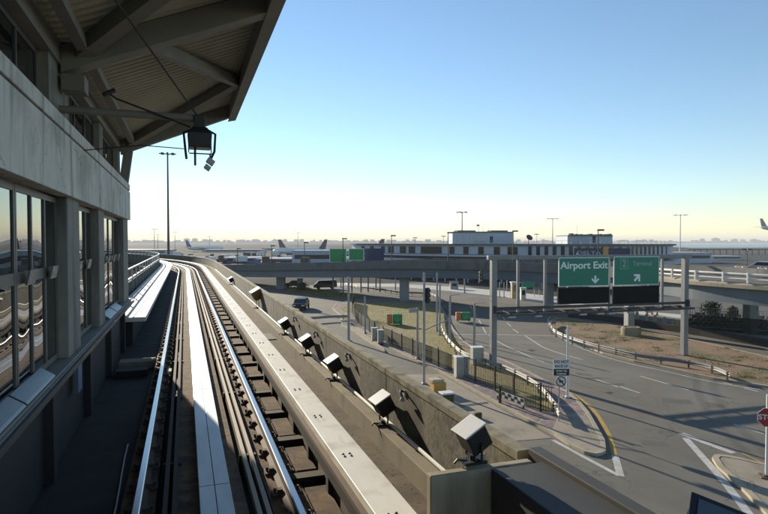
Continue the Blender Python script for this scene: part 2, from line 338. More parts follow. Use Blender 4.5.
def ring(name, outer, inner, z0, z1, m):
    b = MB(); n = len(outer)
    b.add([(p.x,p.y,z0) for p in outer]+[(p.x,p.y,z1) for p in outer]+[(p.x,p.y,z1) for p in inner]+[(p.x,p.y,z0) for p in inner],
          [f for i in range(n) for f in ((i,(i+1)%n,n+(i+1)%n,n+i),(n+i,n+(i+1)%n,2*n+(i+1)%n,2*n+i),(2*n+i,2*n+(i+1)%n,3*n+(i+1)%n,3*n+i))])
    return b.build(name, m)
isin = inset(islw, .22)
struct(ring('kerb', islw, isin, -.01, .14, M['kerb']))
struct(sheet('paver_walk', isin, .118, M['pavers']))
tip = px([(552,430),(566,441),(583,450.5),(597,453.5),(603,450),(602,442),(594,429),(586,416),(560,412)], .12)
struct(sheet('pavement_nose', [(p.x,p.y) for p in tip], .124, M['pave']))
lawn_px = [(338,308),(362,322),(386,338),(430,360.5),(479,380),(524,404),(548,411),(556,409),(548,397),(530,382),(505,368),(486,359),(470,351),(459,341),(450,330),(444,316),(439,309),(424,304),(390,302),(354,303)]
lawn = px(lawn_px, .12)
struct(sheet('lawn', [(p.x,p.y) for p in lawn], .128, M['grass']))
def inside(p, poly):
    c = False; n = len(poly)
    for i in range(n):
        a, b = poly[i], poly[(i+1)%n]
        if (a[1] > p[1]) != (b[1] > p[1]) and p[0] < (b[0]-a[0])*(p[1]-a[1])/(b[1]-a[1])+a[0]: c = not c
    return c
def tufts(name, poly, n, z, hmin, hmax, m, label, clumps=0):
    xs = [p[0] for p in poly]; ys = [p[1] for p in poly]; b = MB(); k = 0
    cl = [(random.uniform(min(xs), max(xs)), random.uniform(min(ys), max(ys)), random.uniform(.1,.9)) for _ in range(clumps)]
    while k < n:
        x = random.uniform(min(xs), max(xs)); y = random.uniform(min(ys), max(ys))
        if cl:
            q = random.choice(cl); x = random.gauss(q[0], q[2]); y = random.gauss(q[1], q[2]*.7)
        if not inside((x, y), poly): continue
        k += 1
        for j in range(3):
            a = random.uniform(0, 6.28); h = random.uniform(hmin, hmax); wd = h*.35; dx, dy = math.cos(a)*wd, math.sin(a)*wd; l = random.uniform(-.6,.6)*h
            b.add([(x-dx/2,y-dy/2,z),(x+dx/2,y+dy/2,z),(x+l*dy/wd*.6,y-l*dx/wd*.6,z+h)], [(0,1,2)])
    o = b.build(name, m); tag(o, label, 'grass', kind='stuff'); return o
tufts('grass', [(p.x,p.y) for p in lawn], 9000, .125, .03, .08, M['blade'], 'dry yellow green grass on the lawn between the roads')

# verge on the far side of the main road
vk = [(549,322),(550,327),(554,332),(571,341),(602.5,354),(634,362),(660,367.5),(713,379.5),(768,388),(830,398)]
vfar = [(830,374),(768,358),(700,342.5),(640,330),(600,324),(570,319.5),(556,319)]
vw = px(vk+vfar); vi = inset(vw, .25)
struct(ring('verge_kerb', vw, vi, -.01, .14, M['kerb'])); struct(sheet('verge', vi, .12, M['dirt']))
tufts('weeds', [(p.x,p.y) for p in vi], 5000, .12, .03, .12, M['blade'], 'sparse dry weeds on the brown verge beside the guard rail', clumps=150)
# stop-sign island
st = px([(712,460),(714,457.5),(718,457),(728,458),(745,461.5),(768,467),(830,480),(900,540),(850,600),(790,545),(764,514),(740,489),(717.6,469)])
sti = inset(st, .25)
struct(ring('stop_island_kerb', st, sti, -.01, .14, M['kerb'])); struct(sheet('stop_island', sti, .12, M['pave']))
# pale concrete paving beside the guideway parapet
pv = px([(410,374.5),(440,374),(500,408.5),(552,438),(500,441.5)]); q = pv[-1]
pvp = [pv[0], pv[1], pv[2], pv[3], Vector((q.x-3, q.y+.2, 0)), Vector((3.2, q.y+.5, 0)), Vector((3.2, pv[0].y+3, 0))]
struct(sheet('side_pavement', [(p.x,p.y) for p in pvp], .012, M['pave']))
struct(sheet('dark_strip', [(p.x,p.y) for p in px([(459,405.5),(487,402),(489,403.5),(461,407.5)])], .016, M['dark']))  # flat dark strip lying on the pavement
# small kerbed nose where the side road splits
ns = px([(345,312),(340,318),(342,327),(356,334),(372,345),(386,353),(383,349),(362,333),(352,325),(350,318)])
struct(ring('kerb_nose', ns, inset(ns, .15), -.01, .14, M['kerb'])); struct(sheet('kerb_nose_top', inset(ns, .15), .12, M['pave']))
# pale frontage strip before the terminal
struct(sheet('terminal_pavement', [(p.x,p.y) for p in px([(325,282.5),(400,284),(450,286.5),(500,290.5),(560,297),(600,302.5),(640,309),(700,316),(700,320),(640,314.5),(600,309),(570,304.5),(530,301),(500,296.5),(450,291),(400,287),(325,285.5)])], .006, M['walk']))
struct(sheet('parking_ground', [(p.x,p.y) for p in px([(575,303),(640,311),(770,322),(860,330),(860,300),(700,293),(600,293)])], .009, M['asphalt_fine']))
struct(sheet('green_strip', [(p.x,p.y) for p in px([(286,291),(300,293),(330,296.5),(356,299),(358,296),(330,292.5),(300,288.5),(287,287)])], .01, M['grass']))
tufts('strip_grass', [(p.x,p.y) for p in px([(286,291),(300,293),(330,296.5),(356,299),(358,296),(330,292.5),(300,288.5),(287,287)])], 1500, .01, .15, .4, M['blade'], 'pale green grass strip beyond the side road')

# painted lines
def line(name, pts, wd, m=None, z=.004, mm=3):
    P = [at(a, b) for a, b in pts]
    if len(P) > 2: P = catmull(P, 6)
    o = MB().sweep([(p.x, p.y) for p in P], [(-wd/2, z), (wd/2, z)], close=False).build(name, m or M['white_line']); struct(o); return o
line('lane_line', [(497,341),(508,347),(520,352),(532,357.5),(544,362)], .15)
line('lane_line', [(524,335),(534,341.5),(544,347.5),(562,354),(582,359.5)], .15)
for a, b in (((479,320),(481,324)),((482.5,327),(486,333)),((489,335),(493,338.5)),((502,316),(505,320)),((507,322.5),(511,326.5)),((513,329),(518.5,333)),((596,379.5),(618,387)),((620,386.5),(640,393)),((640,376),(689,390)),((723,382.5),(732,384.5)),((744,388),(758,391.5)),((734,424.4),(764,433.7)),((470,305),(472,309)),((474,312),(476,316))):
    line('lane_dash', [a, b], .15)
line('stop_bar', [(456,334.6),(500,334.6),(556.6,336)], .22)
line('edge_line', [(555,333),(571,343.5),(602.5,356),(634,364.5),(660,370),(713,382),(768,390.5)], .14)
line('merge_line', [(681,433),(705,442.5),(734,453)], .35)
line('channel_line', [(685.5,438),(700,454),(722,479),(749,514),(768,542)], .32)
line('yellow_edge', [(742,453),(763,463),(800,482)], .13, M['yellow_line'])
line('yellow_edge', [(545,380),(570,392.5),(584,401.5),(596,413),(607,431),(611,441),(615,455)], .22, M['yellow_line'])
line('white_edge', [(615,455.5),(620.5,476)], .3)
line('white_edge', [(619,475.5),(586,458),(553,440)], .22, z=.007)
for (x0, y0, x1, y1, rz_) in ((660,398,690,404,0),(575,372,590,376,0),(640,440,665,446,0),(590,480,612,488,0),(705,402,722,408,0),(520,343,530,346,0)):
    struct(sheet('road_patch', [(p.x,p.y) for p in px([(x0,y0),(x1,y0+2),(x1+4,y1),(x0+3,y1-1)])], .0015, M['asphalt_fine']))
line('tar_seam', [(470,330),(500,345),(560,372),(640,400),(740,428)], .05, M['asphalt_fine'], z=.002); line('tar_seam', [(520,330),(590,352),(680,374),(768,396)], .05, M['asphalt_fine'], z=.002)
line('tar_seam', [(500,357),(540,371),(606,393),(680,420)], .07, M['asphalt_fine'])
struct(sheet('stain', [(p.x,p.y) for p in px([(629,410),(640,407.5),(655,410.5),(650,414),(636,413)])], .003, M['stain']))
struct(sheet('manhole_cover', [(p.x,p.y) for p in px([(604,392.5),(609,391.5),(614,392.5),(610,394.5)])], .003, M['dark']))
struct(sheet('manhole_cover', [(p.x,p.y) for p in px([(527,350),(531,349),(536,350.2),(532,351.8)])], .003, M['dark']))
line('edge_line', [(560,318.5),(552,317),(548,319.5),(549,324),(553,333)], .14)
line('edge_line', [(438,306),(444,319),(452,335),(461,345),(474,353)], .14)

# ================================================================ GUIDEWAY
ZR = 7.05; S0 = 52.0; RAD = 95.0
def gp(s, lat=0):
    if s <= S0: return (lat, s)
    a = (s-S0)/RAD; return (-RAD+(RAD+lat)*math.cos(a), S0+(RAD+lat)*math.sin(a))
SV = [-8, 0, 5.0, 10, 16.5, 24, 32, 40, 47, 52]+[52+4*k for k in range(1, 30)]
GP = [gp(s) for s in SV]
def gsw(lats, s0=None, s1=None):
    sv = [s for s in SV if (s0 is None or s > s0) and (s1 is None or s < s1)]
    if s0 is not None: sv = [s0]+sv
    if s1 is not None: sv = sv+[s1]
    return MB().sweep([gp(s) for s in sv], lats)
gw = thing('elevated_guideway', 'elevated concrete train guideway curving left beyond the station', 'guideway', (0,0,0))
FL = 6.72
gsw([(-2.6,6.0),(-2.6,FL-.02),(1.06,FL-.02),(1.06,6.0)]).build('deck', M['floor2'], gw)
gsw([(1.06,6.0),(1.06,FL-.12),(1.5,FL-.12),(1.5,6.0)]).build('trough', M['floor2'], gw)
gsw([(1.5,6.0),(1.5,6.93),(2.27,6.93),(2.27,6.0)]).build('deck_slab', M['floor'], gw)
gsw([(2.27,5.6),(2.27,ZR+.13),(2.48,ZR+.13),(2.48,5.6)], s0=3.9).build('curb', M['curbtop'], gw, bevel=.012)
MB().box(1.64, 2.485, 3.72, 3.8, 6.9, 7.835).build('cross_wall', M['curbface'], gw, bevel=.012)
MB().box(2.12, 2.6, -8, 3.71, 5.6, 7.83).build('wide_wall', M['shadecap'], gw, bevel=.01)
MB().box(2.56, 2.67, -8, 3.9, 7.0, 7.87).build('wall_rim', M['shadecap'], gw, bevel=.008)
gsw([(-2.0,5.4),(-1.4,6.0),(2.2,6.0),(2.6,5.4),(1.4,4.6),(-1.0,4.6)]).build('box_girder', M['concrete'], gw)
for s in (30, 52, 74, 96):
    x, y = gp(s, .3); m = MB(); m.lathe([(.75,0),(.75,4.2),(1.1,4.75)], (x, y, 0), 20); m.build('pier', M['concrete'], gw, smooth=True)
# transverse blocks on the left
MB().box(-1.38, -.64, 13.7, 14.1, FL-.02, 6.87).build('cross_block', M['curbtop'], gw, bevel=.01)
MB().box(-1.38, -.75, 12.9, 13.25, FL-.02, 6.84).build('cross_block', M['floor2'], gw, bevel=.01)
MB().box(-.36, -.27, 12.2, 12.5, FL-.02, 6.92).build('cross_block', M['tan'], gw)
MB().box(1.8, 2.26, 15.2, 16.2, 6.93, 6.95).build('cross_block', M['dark'], gw)
# strips beside the reaction plate and rails
gsw([(-.1,FL-.02),(-.1,6.93),(.56,6.93),(.56,FL-.02)]).build('plate_bed', M['rustbed'], gw)
gsw([(-.62,FL-.02),(-.62,6.86),(-.30,6.86),(-.30,FL-.02)]).build('rail_bed', M['rustbed'], gw)
gsw([(.80,FL-.02),(.80,6.86),(1.08,6.86),(1.08,FL-.02)]).build('rail_bed', M['rustbed'], gw)
# cross beams and bed panels between the right rail and the edge beam
cbm = MB().box(-.16, .3, -.045, .045, 0, .2).box(-.16,.3,-.08,.08,.2,.215).add([], [])
proto = None
s = 1.3
while s < 90:
    x, y = gp(s, 1.22); a = 0 if s < S0 else (s-S0)/RAD
    if proto is None:
        proto = cbm.build('cross_beam', M['tie']); proto.parent = gw; o = proto
    else: o = proto.copy(); C.objects.link(o)
    o.location = (x, y, FL-.11); o.rotation_euler = (0,0,a); s += 1.3
pp = None; s = 1.95
while s < 75:
    x, y = gp(s, 1.21); a = 0 if s < S0 else (s-S0)/RAD
    if pp is None: pp = MB().box(-.14, -.01, -.45, .4, 0, .22).box(.02,.26,-.42,.38,0,.2).build('bed_block', M['rustbed']); pp.parent = gw; o = pp
    else: o = pp.copy(); C.objects.link(o)
    o.location = (x, y, FL-.13); o.rotation_euler = (0,0,a); s += 1.3

def running_rail(lat, label):
    t = thing('running_rail', label, 'rail', (lat, 0, ZR), 'running rails of the guideway')
    gsw([(lat-.07,6.86),(lat-.07,6.88),(lat-.014,6.9),(lat-.014,7.0),(lat-.036,7.015),(lat-.036,7.042),(lat+.036,7.042),(lat+.036,7.015),(lat+.014,7.0),(lat+.014,6.9),(lat+.07,6.88),(lat+.07,6.86)]).build('rail_web', M['railside'], t)
    gsw([(lat-.036,7.044),(lat-.026,7.052),(lat+.026,7.052),(lat+.036,7.044)]).build('rail_head', M['rail'], t)
    f = MB().box(-.15,.15,-.08,.08,-.19,-.165).box(.04,.1,-.035,.035,-.165,-.13).box(-.1,-.04,-.035,.035,-.165,-.13)
    f.lathe([(.016,-.165),(.016,-.12)], (.12,0,0), 8).lathe([(.016,-.165),(.016,-.12)], (-.12,0,0), 8)
    p = None; s = .6
    for k in range(98):
        x, y = gp(s, lat); a = 0 if s < S0 else (s-S0)/RAD
        if p is None: p = f.build('rail_fastener', M['railside']); o = p
        else: o = p.copy(); C.objects.link(o)
        o.parent = t; o.location = (x-lat, y, 0); o.rotation_euler = (0,0,a); s += .6
    return t
running_rail(-.444, 'left polished running rail beside the shadowed trackbed')
running_rail(.99, 'right polished running rail beside the edge cover beam')
# reaction plate
t = thing('reaction_plate', 'bright flat aluminium reaction plate running down the middle of the track', 'track plate', (.265,0,ZR))
s = -2.0
while s < 130:
    s1 = s+4.0
    for (l0, l1) in ((.115,.262),(.268,.415)):
        MB().sweep([gp(s+.006+(s1-s-.012)*k/3) for k in range(4)], [(l0,6.9),(l0,7.05),(l1,7.05),(l1,6.9)]).build('plate', M['alu'], t, bevel=.004)
    s = s1
# conductor rails
for (l0, n_, lab) in ((.62,'conductor_rail','pair of conductor rails between the reaction plate and the right rail'),(-.22,'conductor_rail','pair of thin conductor rails left of the reaction plate')):
    t = thing(n_, lab, 'conductor rail', (l0,0,6.9))
    for d in (0, .085):
        gsw([(l0+d,6.88),(l0+d,6.985),(l0+d+.045,6.985),(l0+d+.045,6.88)]).build('bar', M['condrail'] if l0 > 0 else M['tie'], t)
    for k in range(20):
        x, y = gp(1+3*k, l0+.07); a = 0 if y < S0 else (1+3*k-S0)/RAD
        MB().obox((x, y, 6.82), (.2,.07,.28), a).build('bracket', M['tie'], t)
cb = thing('cable', 'thin cable lying along the dark trackbed left of the rail', 'cable', (-.72,4,FL))
MB().tube([gp(s, -.72+.03*math.sin(s*1.3))+(FL+.02,) for s in [2+.5*k for k in range(14)]], .014, 6).build('cable_run', M['steel'], cb, smooth=True)
# edge cover beam
eb = thing('edge_beam', 'long pale flat cover beam along the right side of the track', 'edge beam', (1.57,0,7.3))
s = -2
while s < 140:
    MB().sweep([gp(s+.004+(5-.008)*k/4) for k in range(5)], [(1.44,7.22),(1.44,7.297),(1.446,7.3),(1.76,7.3),(1.765,7.297),(1.765,7.22)]).build('cover', M['cover'], eb)
    s += 5
gsw([(1.385,7.17),(1.385,7.215),(1.7,7.215),(1.7,7.17)]).build('beam_lip', M['railside'], eb)
gsw([(1.43,6.98),(1.43,7.165),(1.72,7.165),(1.72,6.98)]).build('beam_web', M['dark'], eb)
for k in range(64):
    s_ = .8+1.05*k; x, y = gp(s_, 1.57); a = 0 if s_ < S0 else (s_-S0)/RAD
    MB().obox((x, y, 6.9), (.26,.1,.36), a).build('bracket', M['tie'], eb)
for k in range(30):
    s_ = 1.5+1.4*k; x, y = gp(s_, 1.57); m = MB()
    for (i, j) in ((-1,-1),(1,-1),(1,1),(-1,1)): m.lathe([(.014,7.295),(.014,7.306),(.006,7.31)], (x+i*.035, y+j*.035, 0), 8)
    m.build('bolt_cluster', M['black'], eb)

# parapet in panels
pw = thing('parapet_wall', 'tall weathered concrete parapet along the right edge of the guideway', 'wall', (2.6,0,7.18))
PT = 7.84; s = 3.93; k = 0
while s < 140:
    e = s+(3.4 if k else 3.2)
    n_ = 4; pts = [gp(s+.012+(e-s-.024)*i/n_) for i in range(n_+1)]
    MB().sweep(pts, [(2.5,7.182 if s > 5 else 7.0),(2.5,PT-.08),(2.6,PT-.08),(2.6,7.0)]).build('wall_panel', M['wall'], pw)
    MB().sweep(pts, [(2.487,PT-.078),(2.487,PT-.01),(2.497,PT),(2.605,PT),(2.61,PT-.01),(2.61,PT-.078)]).build('coping', M['coping'], pw)
    s = e; k += 1
cn = thing('conduit', 'white conduit pipe along the foot of the parapet wall', 'pipe', (2.44,5.3,7.2))
MB().tube([gp(s, 2.43)+(7.215,) for s in [4.0+2*k for k in range(24)]], .022, 8).build('pipe', M['white'], cn, smooth=True)
MB().box(2.04,2.12,3.8,3.88,7.84,7.91).build('junction_box', M['steel'], cn)
# small brackets on the inner face of the parapet
wb = None
for i, (a, b, lab) in enumerate(((296,318.5,'small bracket fitting on the parapet wall above the fourth lamp box from the station'),(317,333.5,'small bracket fitting on the parapet above the third nearest lamp box'),(349.5,355.5,'small bracket fitting on the parapet between the two middle lamp boxes'),(405,393,'nearest small bracket fitting on the parapet wall'))):
    X = 2.5; d = ray(a, b); p = EYE + d*(X/d.x)
    if wb is None:
        wb = thing('wall_bracket', lab, 'bracket', p, 'bracket fittings on the parapet face'); wb.scale = (.6,.6,.6)
        MB().box(-.03,0,-.05,.05,-.06,.06).build('plate', M['steel'], None).parent = wb
        MB().tube([(-.02,0,.03),(-.1,-.02,.06),(-.13,-.1,.03),(-.12,-.16,-.03)], .022, 8).build('arm', M['dark'], None, smooth=True).parent = wb
        MB().lathe([(.02,0),(.045,-.05),(.05,-.09)], (-.12,-.16,-.02), 12).build('fitting', M['steel'], None, smooth=True).parent = wb
    else: dup(wb, p, label=lab)

# lamp boxes standing on the curb
def lamp_box(loc, size, lab, body='black', lid='whitemetal', nrm=(-.48,-.12,.87), e1=(.275,-.89,-.37), up=.27, panel=False):
    t = thing('lamp_box', lab, 'light box', loc, 'tilted light boxes along the parapet'); h = size
    zn = Vector(nrm).normalized(); yn = -(Vector(e1)-zn*zn.dot(Vector(e1))).normalized(); xn = yn.cross(zn)
    rot = Matrix((xn, yn, zn)).transposed(); c = Vector((0,0,up))
    def ob(name, cc, sz, m, bv=0):
        b = MB().obox((0,0,0), sz)
        b.v = [tuple(c + rot @ (Vector(v)+Vector(cc))) for v in b.v]
        o = b.build(name, m, None, bevel=bv); o.parent = t; return o
    ob('housing', (0,0,-h*.02), (h*.92,h*.92,h*.9), M[body], .014)
    ob('lid', (0,0,h*.47), (h*1.02,h*1.02,h*.05), M[lid], .006)
    if panel: ob('lens_panel', (0,0,h*.5), (h*.8,h*.8,h*.03), M['coolplate'])
    ob('gasket', (0,0,h*.435), (h*.96,h*.96,h*.02), M['dark'])
    for q in (-.2, 0, .2): ob('cooling_rib', (h*q,0,-h*.5), (h*.05,h*.7,h*.06), M['black'])
    m = MB(); a_ = c+rot @ Vector((0,-h*.5,-h*.1)); b_ = c+rot @ Vector((0,h*.5,-h*.1))
    m.tube([a_,(a_.x,a_.y,.035),(b_.x,b_.y,.035),b_], .011, 6); m.box(-.09,.09,-.06,.06,0,.025); m.tube([(0,0,.02),(0,0,.06)], .025, 8); m.tube([(-.05,0,.02),(-.12,.02,.03),(-.14,.03,.0)], .01, 6)
    o = m.build('yoke', M['black'], None); o.parent = t
    return t
def on_curb(a, b, z=7.45, X=None):
    d = ray(a, b)
    p = EYE + d*((z-EYE.z)/d.z) if X is None else EYE + d*(X/d.x)
    return p
ZC = ZR+.13
def lb(a, b, X, sz, lab, z=None, **k):
    p = on_curb(a, b, X=X); lamp_box((p.x, p.y, ZC if z is None else z), sz, lab, **k)
p = at(473, 462.5, 7.84); lamp_box(tuple(p), .2, 'nearest white topped black light box, standing where the parapet ends', up=.2)
lb(383, 414, 2.36, .235, 'white topped black light box second from the camera on the curb')
lb(334, 372, 2.36, .235, 'white topped black light box third from the camera on the curb')
lb(307, 347.5, 2.36, .235, 'white topped black light box fourth from the camera on the curb')
lb(285, 330, 2.36, .24, 'white topped black light box fifth from the camera beside the wide gap')
lb(257, 295, 2.38, .36, 'light box with orange brown body on the far parapet', body='rustbox', up=.5)
lb(231, 269.5, 2.38, .25, 'farthest dark light box on the parapet before the curve')
p = at(714, 584, 7.87); lamp_box(tuple(p), .30, 'black framed light box with blue grey face at the bottom right corner', lid='black', up=.17, nrm=(-.17,-.49,.85), e1=(.669,-.665,-.25), panel=True)

# grit and small debris on the trackbed
b = MB()
for k in range(3400):
    y = 3+random.random()**1.6*40; x = random.choice((random.uniform(1.8,2.24), random.uniform(1.8,2.24), random.uniform(-.6,-.3), random.uniform(.82,1.06), random.uniform(1.1,1.38), random.uniform(-.09,.1), random.uniform(.45,.55)))
    z = 6.93 if x > 1.5 else (6.80 if x > 1.08 else (6.93 if -.1 < x < .56 else 6.86)); q = random.uniform(.002,.007)
    b.add([(x-q,y,z),(x,y-q,z),(x+q,y,z),(x,y+q*1.2,z),(x+q*.2,y,z+q*1.1)], [(0,1,4),(1,2,4),(2,3,4),(3,0,4)])
tag(b.build('grit', M['curbtop']), 'loose grit and pebbles scattered over the trackbed', 'gravel', kind='stuff')
# walkway beyond the building
wk = thing('walkway', 'sunlit white walkway beside the track beyond the station', 'walkway', (-1.5,16.5,7.5))
MB().sweep([gp(s) for s in [16.6]+[s for s in SV if s > 17]], [(-1.95,7.38),(-1.95,7.5),(-1.0,7.5),(-1.0,7.38)]).build('walk_slab', M['walk'], wk)
MB().sweep([gp(s) for s in [17.0]+[s for s in SV if s > 17]], [(-1.9,6.7),(-1.9,7.37),(-1.35,7.37),(-1.35,6.7)]).build('walk_support', M['darkwall'], wk)  # dark support colour stands in for shade under the slab
for l in (-1.32,-1.64): MB().sweep([gp(s) for s in [16.6]+[s for s in SV if s > 17]], [(l,7.5),(l,7.52),(l+.03,7.52),(l+.03,7.5)]).build('cable_cover', M['steel'], wk)
hr = thing('walkway_railing', 'two bar handrail with dark panels left of the white walkway', 'railing', (-2.1,17,7.5))
for zz in (8.42, 8.02): MB().sweep([gp(s) for s in [17.4]+[s for s in SV if s > 20]], [(-2.12,zz-.03),(-2.12,zz+.03),(-2.06,zz+.03),(-2.06,zz-.03)]).build('handrail', M['steel'], hr)
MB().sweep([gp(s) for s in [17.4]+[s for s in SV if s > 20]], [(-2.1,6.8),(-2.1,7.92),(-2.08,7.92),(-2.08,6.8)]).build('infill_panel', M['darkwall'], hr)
for k in range(36):
    s_ = 17.5+2.2*k; x, y = gp(s_, -2.09); MB().box(x-.03,x+.03,y-.03,y+.03,7.2,8.42).build('rail_post', M['steel'], hr)

# ================================================================ STATION BUILDING
sb = thing('station_building', 'grey concrete and glass train station along the left of the track', 'station', (-1.4,17.3,0))
Y0, Y1 = -8.0, 17.3
GX = -1.62
MB().box(-9, -1.4, Y0, Y1, 7.83, 7.95).build('platform_ledge', M['roofsteel'], sb, bevel=.01)
MB().box(-1.36, -1.33, Y0, Y1+.02, 7.86, 7.93).build('edge_strip', M['dark'], sb); MB().box(-1.4, -1.36, Y0, Y1+.01, 7.88, 7.91).build('edge_strip', M['white'], sb)
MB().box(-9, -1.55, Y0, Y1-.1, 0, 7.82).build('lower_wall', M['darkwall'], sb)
for k in range(9): MB().box(-1.55, -1.45, 15.9-2.8*k, 16.1-2.8*k, 6.7, 7.825).build('ledge_bracket', M['darkwall'], sb)
MB().box(-8.9, -5.0, Y0+.1, Y1-.2, 7.96, 11.0).build('inner_wall', M['interior'], sb)
MB().box(-8.95, -1.58, Y0, Y1, 10.12, 10.88).build('fascia_back', M['fascia'], sb)
yy = Y1
while yy > Y0+.5:
    MB().box(-1.58, -1.4, yy-3.14, yy-.008, 10.1, 10.86).build('fascia_panel', M['fascia'], sb, bevel=.008); yy -= 3.15
MB().box(-1.72, -1.405, Y0, Y1-.005, 10.90, 11.07).build('fascia_cap', M['fascia'], sb, bevel=.012)
MB().box(-1.7, -1.43, Y0, Y1-.01, 10.86, 10.90).build('fascia_groove', M['black'], sb)
for (a, b) in ((16.05,17.28),(11.6,12.35),(8.62,9.55),(4.2,5.0),(1.2,2.0),(-3,-2.2)):
    MB().box(-1.9, -1.47, a, b, 7.95, 10.12).build('column', M['stationconc'], sb, bevel=.01)
def win(y0, y1, z0, z1, x=GX, mull=(), rail=None, fm='dark', plate=()):
    f = MB(); e = .035
    f.box(x-.04,x+.028,y0,y0+.045,z0,z1).box(x-.04,x+.028,y1-.045,y1,z0,z1).box(x-.038,x+.026,y0+.045,y1-.045,z0,z0+.07).box(x-.038,x+.026,y0+.045,y1-.045,z1-.07,z1)
    for q in mull: f.box(x-.042,x+.03,q-.025,q+.025,z0+.07,z1-.07)
    if rail: f.box(x-.036,x+.024,y0+.045,y1-.045,rail-.06,rail+.06)
    o = f.build('window', M[fm], sb)
    MB().box(x-.012,x+.012,y0+.05,y1-.05,z0+.05,z1-.05).build('pane', M['glass'], o)
    for q in plate: MB().obox((x+.085, q, rail+.0), (.02,.34,.16), 0, 0, R(12)).build('push_plate', M['coolplate'], o)
ZW0, ZW1 = 7.97, 10.08; RZ = 9.13
win(5.02, 6.62, ZW0, ZW1, rail=RZ, fm='frame'); win(6.64, 8.6, ZW0, ZW1, mull=(7.28,7.92), rail=RZ, fm='frame', plate=(7.0,8.1))
win(9.57, 11.58, ZW0, ZW1, mull=(10.3,10.95), rail=RZ, fm='frame', plate=(9.95,10.9)); win(12.37, 16.03, ZW0, ZW1, mull=(13.2,14.1,15.0), rail=RZ, fm='frame', plate=(13.6,14.6,15.5))
for (a, b) in ((2.02,4.18),(-2.18,1.18)): win(a, b, ZW0, ZW1, mull=((a+b)/2,), rail=RZ, fm='frame')
for (a, b) in ((5.0,6.2),(6.25,7.5),(12.7,13.9),(2,4),(14.0,15.0)):
    MB().add([(-1.57,a,7.955),(-1.42,a,7.955),(-1.42,b,7.955),(-1.57,b,7.955),(-1.57,a,8.06),(-1.44,a,7.975),(-1.44,b,7.975),(-1.57,b,8.06)], [(3,2,1,0),(4,5,6,7),(0,1,5,4),(1,2,6,5),(2,3,7,6),(3,0,4,7)]).build('threshold_plate', M['coolplate'], sb)
# upper storey windows and columns
for k, (a, b) in enumerate(((13.4,16.7),(10.0,13.2),(9.75,9.9),(5.6,8.4),(1.9,5.4),(-2,1.7))):
    if b-a > 1: win(a, b, 11.09, 11.95, x=-1.78, mull=tuple(a+(b-a)*t for t in (.33,.66)))
for a in (16.75, 13.2, 8.5, 5.4, 1.65): MB().box(-1.98, -1.64, a, a+(.5 if a != 8.5 else 1.4), 11.07, 12.1).build('upper_column', M['stationconc'], sb)
MB().box(-2.1, -1.6, Y0, Y1, 11.96, 12.3).build('wall_beam', M['roofsteel'], sb)
MB().bar((-1.55,Y1-.12,11.07), (-1.42,Y1-.12,12.0), .22, .25, (0,1,0)).build('end_post', M['stationconc'], sb)
# canopy roof
def zr(x): return 9.5+2.45+.41*(x+1.4)      # underside of rafters
RD = .36
rf = MB(); n_ = int((Y1+.15-Y0)/.052); 
prof = []
for i in range(n_+1):
    y = Y0+i*.052; up = .06 if (i//2) % 2 else 0; prof.append((y, up))
vs = []
for (y, up) in prof: vs += [(-9, y, zr(-1.5)+RD+up-0.4), (-1.5, y, zr(-1.5)+RD+up), (1.36, y, zr(1.36)+RD+up)]
fs = []
for i in range(len(prof)-1):
    for j in (0, 1): a = i*3+j; fs.append((a, a+3, a+4, a+1))
roof = MB().add(vs, fs).build('roof_sheet', M['rib'], sb)
MB().add([(x, y, zr(max(x,-1.5))+RD+.07+t-(0 if x > -2 else .4)) for t in (0,.1) for (x, y) in ((-9,Y0),(1.36,Y0),(1.36,Y1+.1),(-9,Y1+.1))], [(3,2,1,0),(4,5,6,7),(0,1,5,4),(1,2,6,5),(2,3,7,6),(3,0,4,7)]).build('roof_top', M['roofsteel'], sb)
for y in (1.4, 9.2, 17.05, -6.4):
    w2 = .11 if y != 9.2 else .16
    vs = []
    for yy in (y-w2, y+w2): vs += [(-1.6, yy, zr(-1.6)-.02), (1.25, yy, zr(1.25)), (1.25, yy, zr(1.25)+RD-.01), (-1.6, yy, zr(-1.6)+RD-.01)]
    MB().add(vs, [(0,1,2,3),(7,6,5,4),(0,4,5,1),(1,5,6,2),(2,6,7,3),(3,7,4,0)]).build('rafter', M['roofsteel'], sb, bevel=.01)
    if y < 17: MB().box(-1.6,-1.3,y-.16,y+.2,zr(-1.6)-.26,zr(-1.6)-.03).build('rafter_seat', M['roofsteel'], sb, bevel=.01)
def br(a, b, w2=.16, h=.2):
    MB().bar((a[0],a[1],zr(a[0])+.2), (b[0],b[1],zr(b[0])+.2), w2, h).build('roof_brace', M['roofsteel'], sb)
for y in (1.4, 9.2):
    br((-.6,y+.1), (1.16,y+4.6)); br((1.16,y+4.6), (-1.35,y+7.7), .2, .22)
    br((-1.3,y+.4), (-1.3,y+7.5), .14, .14)
vs = []
for yy in (Y0, Y1+.18): vs += [(1.22, yy, zr(1.22)-.02), (1.45, yy, zr(1.45)-.06), (1.45, yy, zr(1.45)+RD+.12), (1.22, yy, zr(1.22)+RD+.05)]
MB().add(vs, [(0,1,2,3),(7,6,5,4),(0,4,5,1),(1,5,6,2),(2,6,7,3),(3,7,4,0)]).build('eave_beam', M['roofsteel'], sb, bevel=.01)
# blue notice below the ledge
nb = tag(MB().box(-1.46,-1.44,9.1,9.42,7.35,7.78).build('notice_plate', M['bluesign']), 'small blue notice plate under the platform ledge', 'sign')

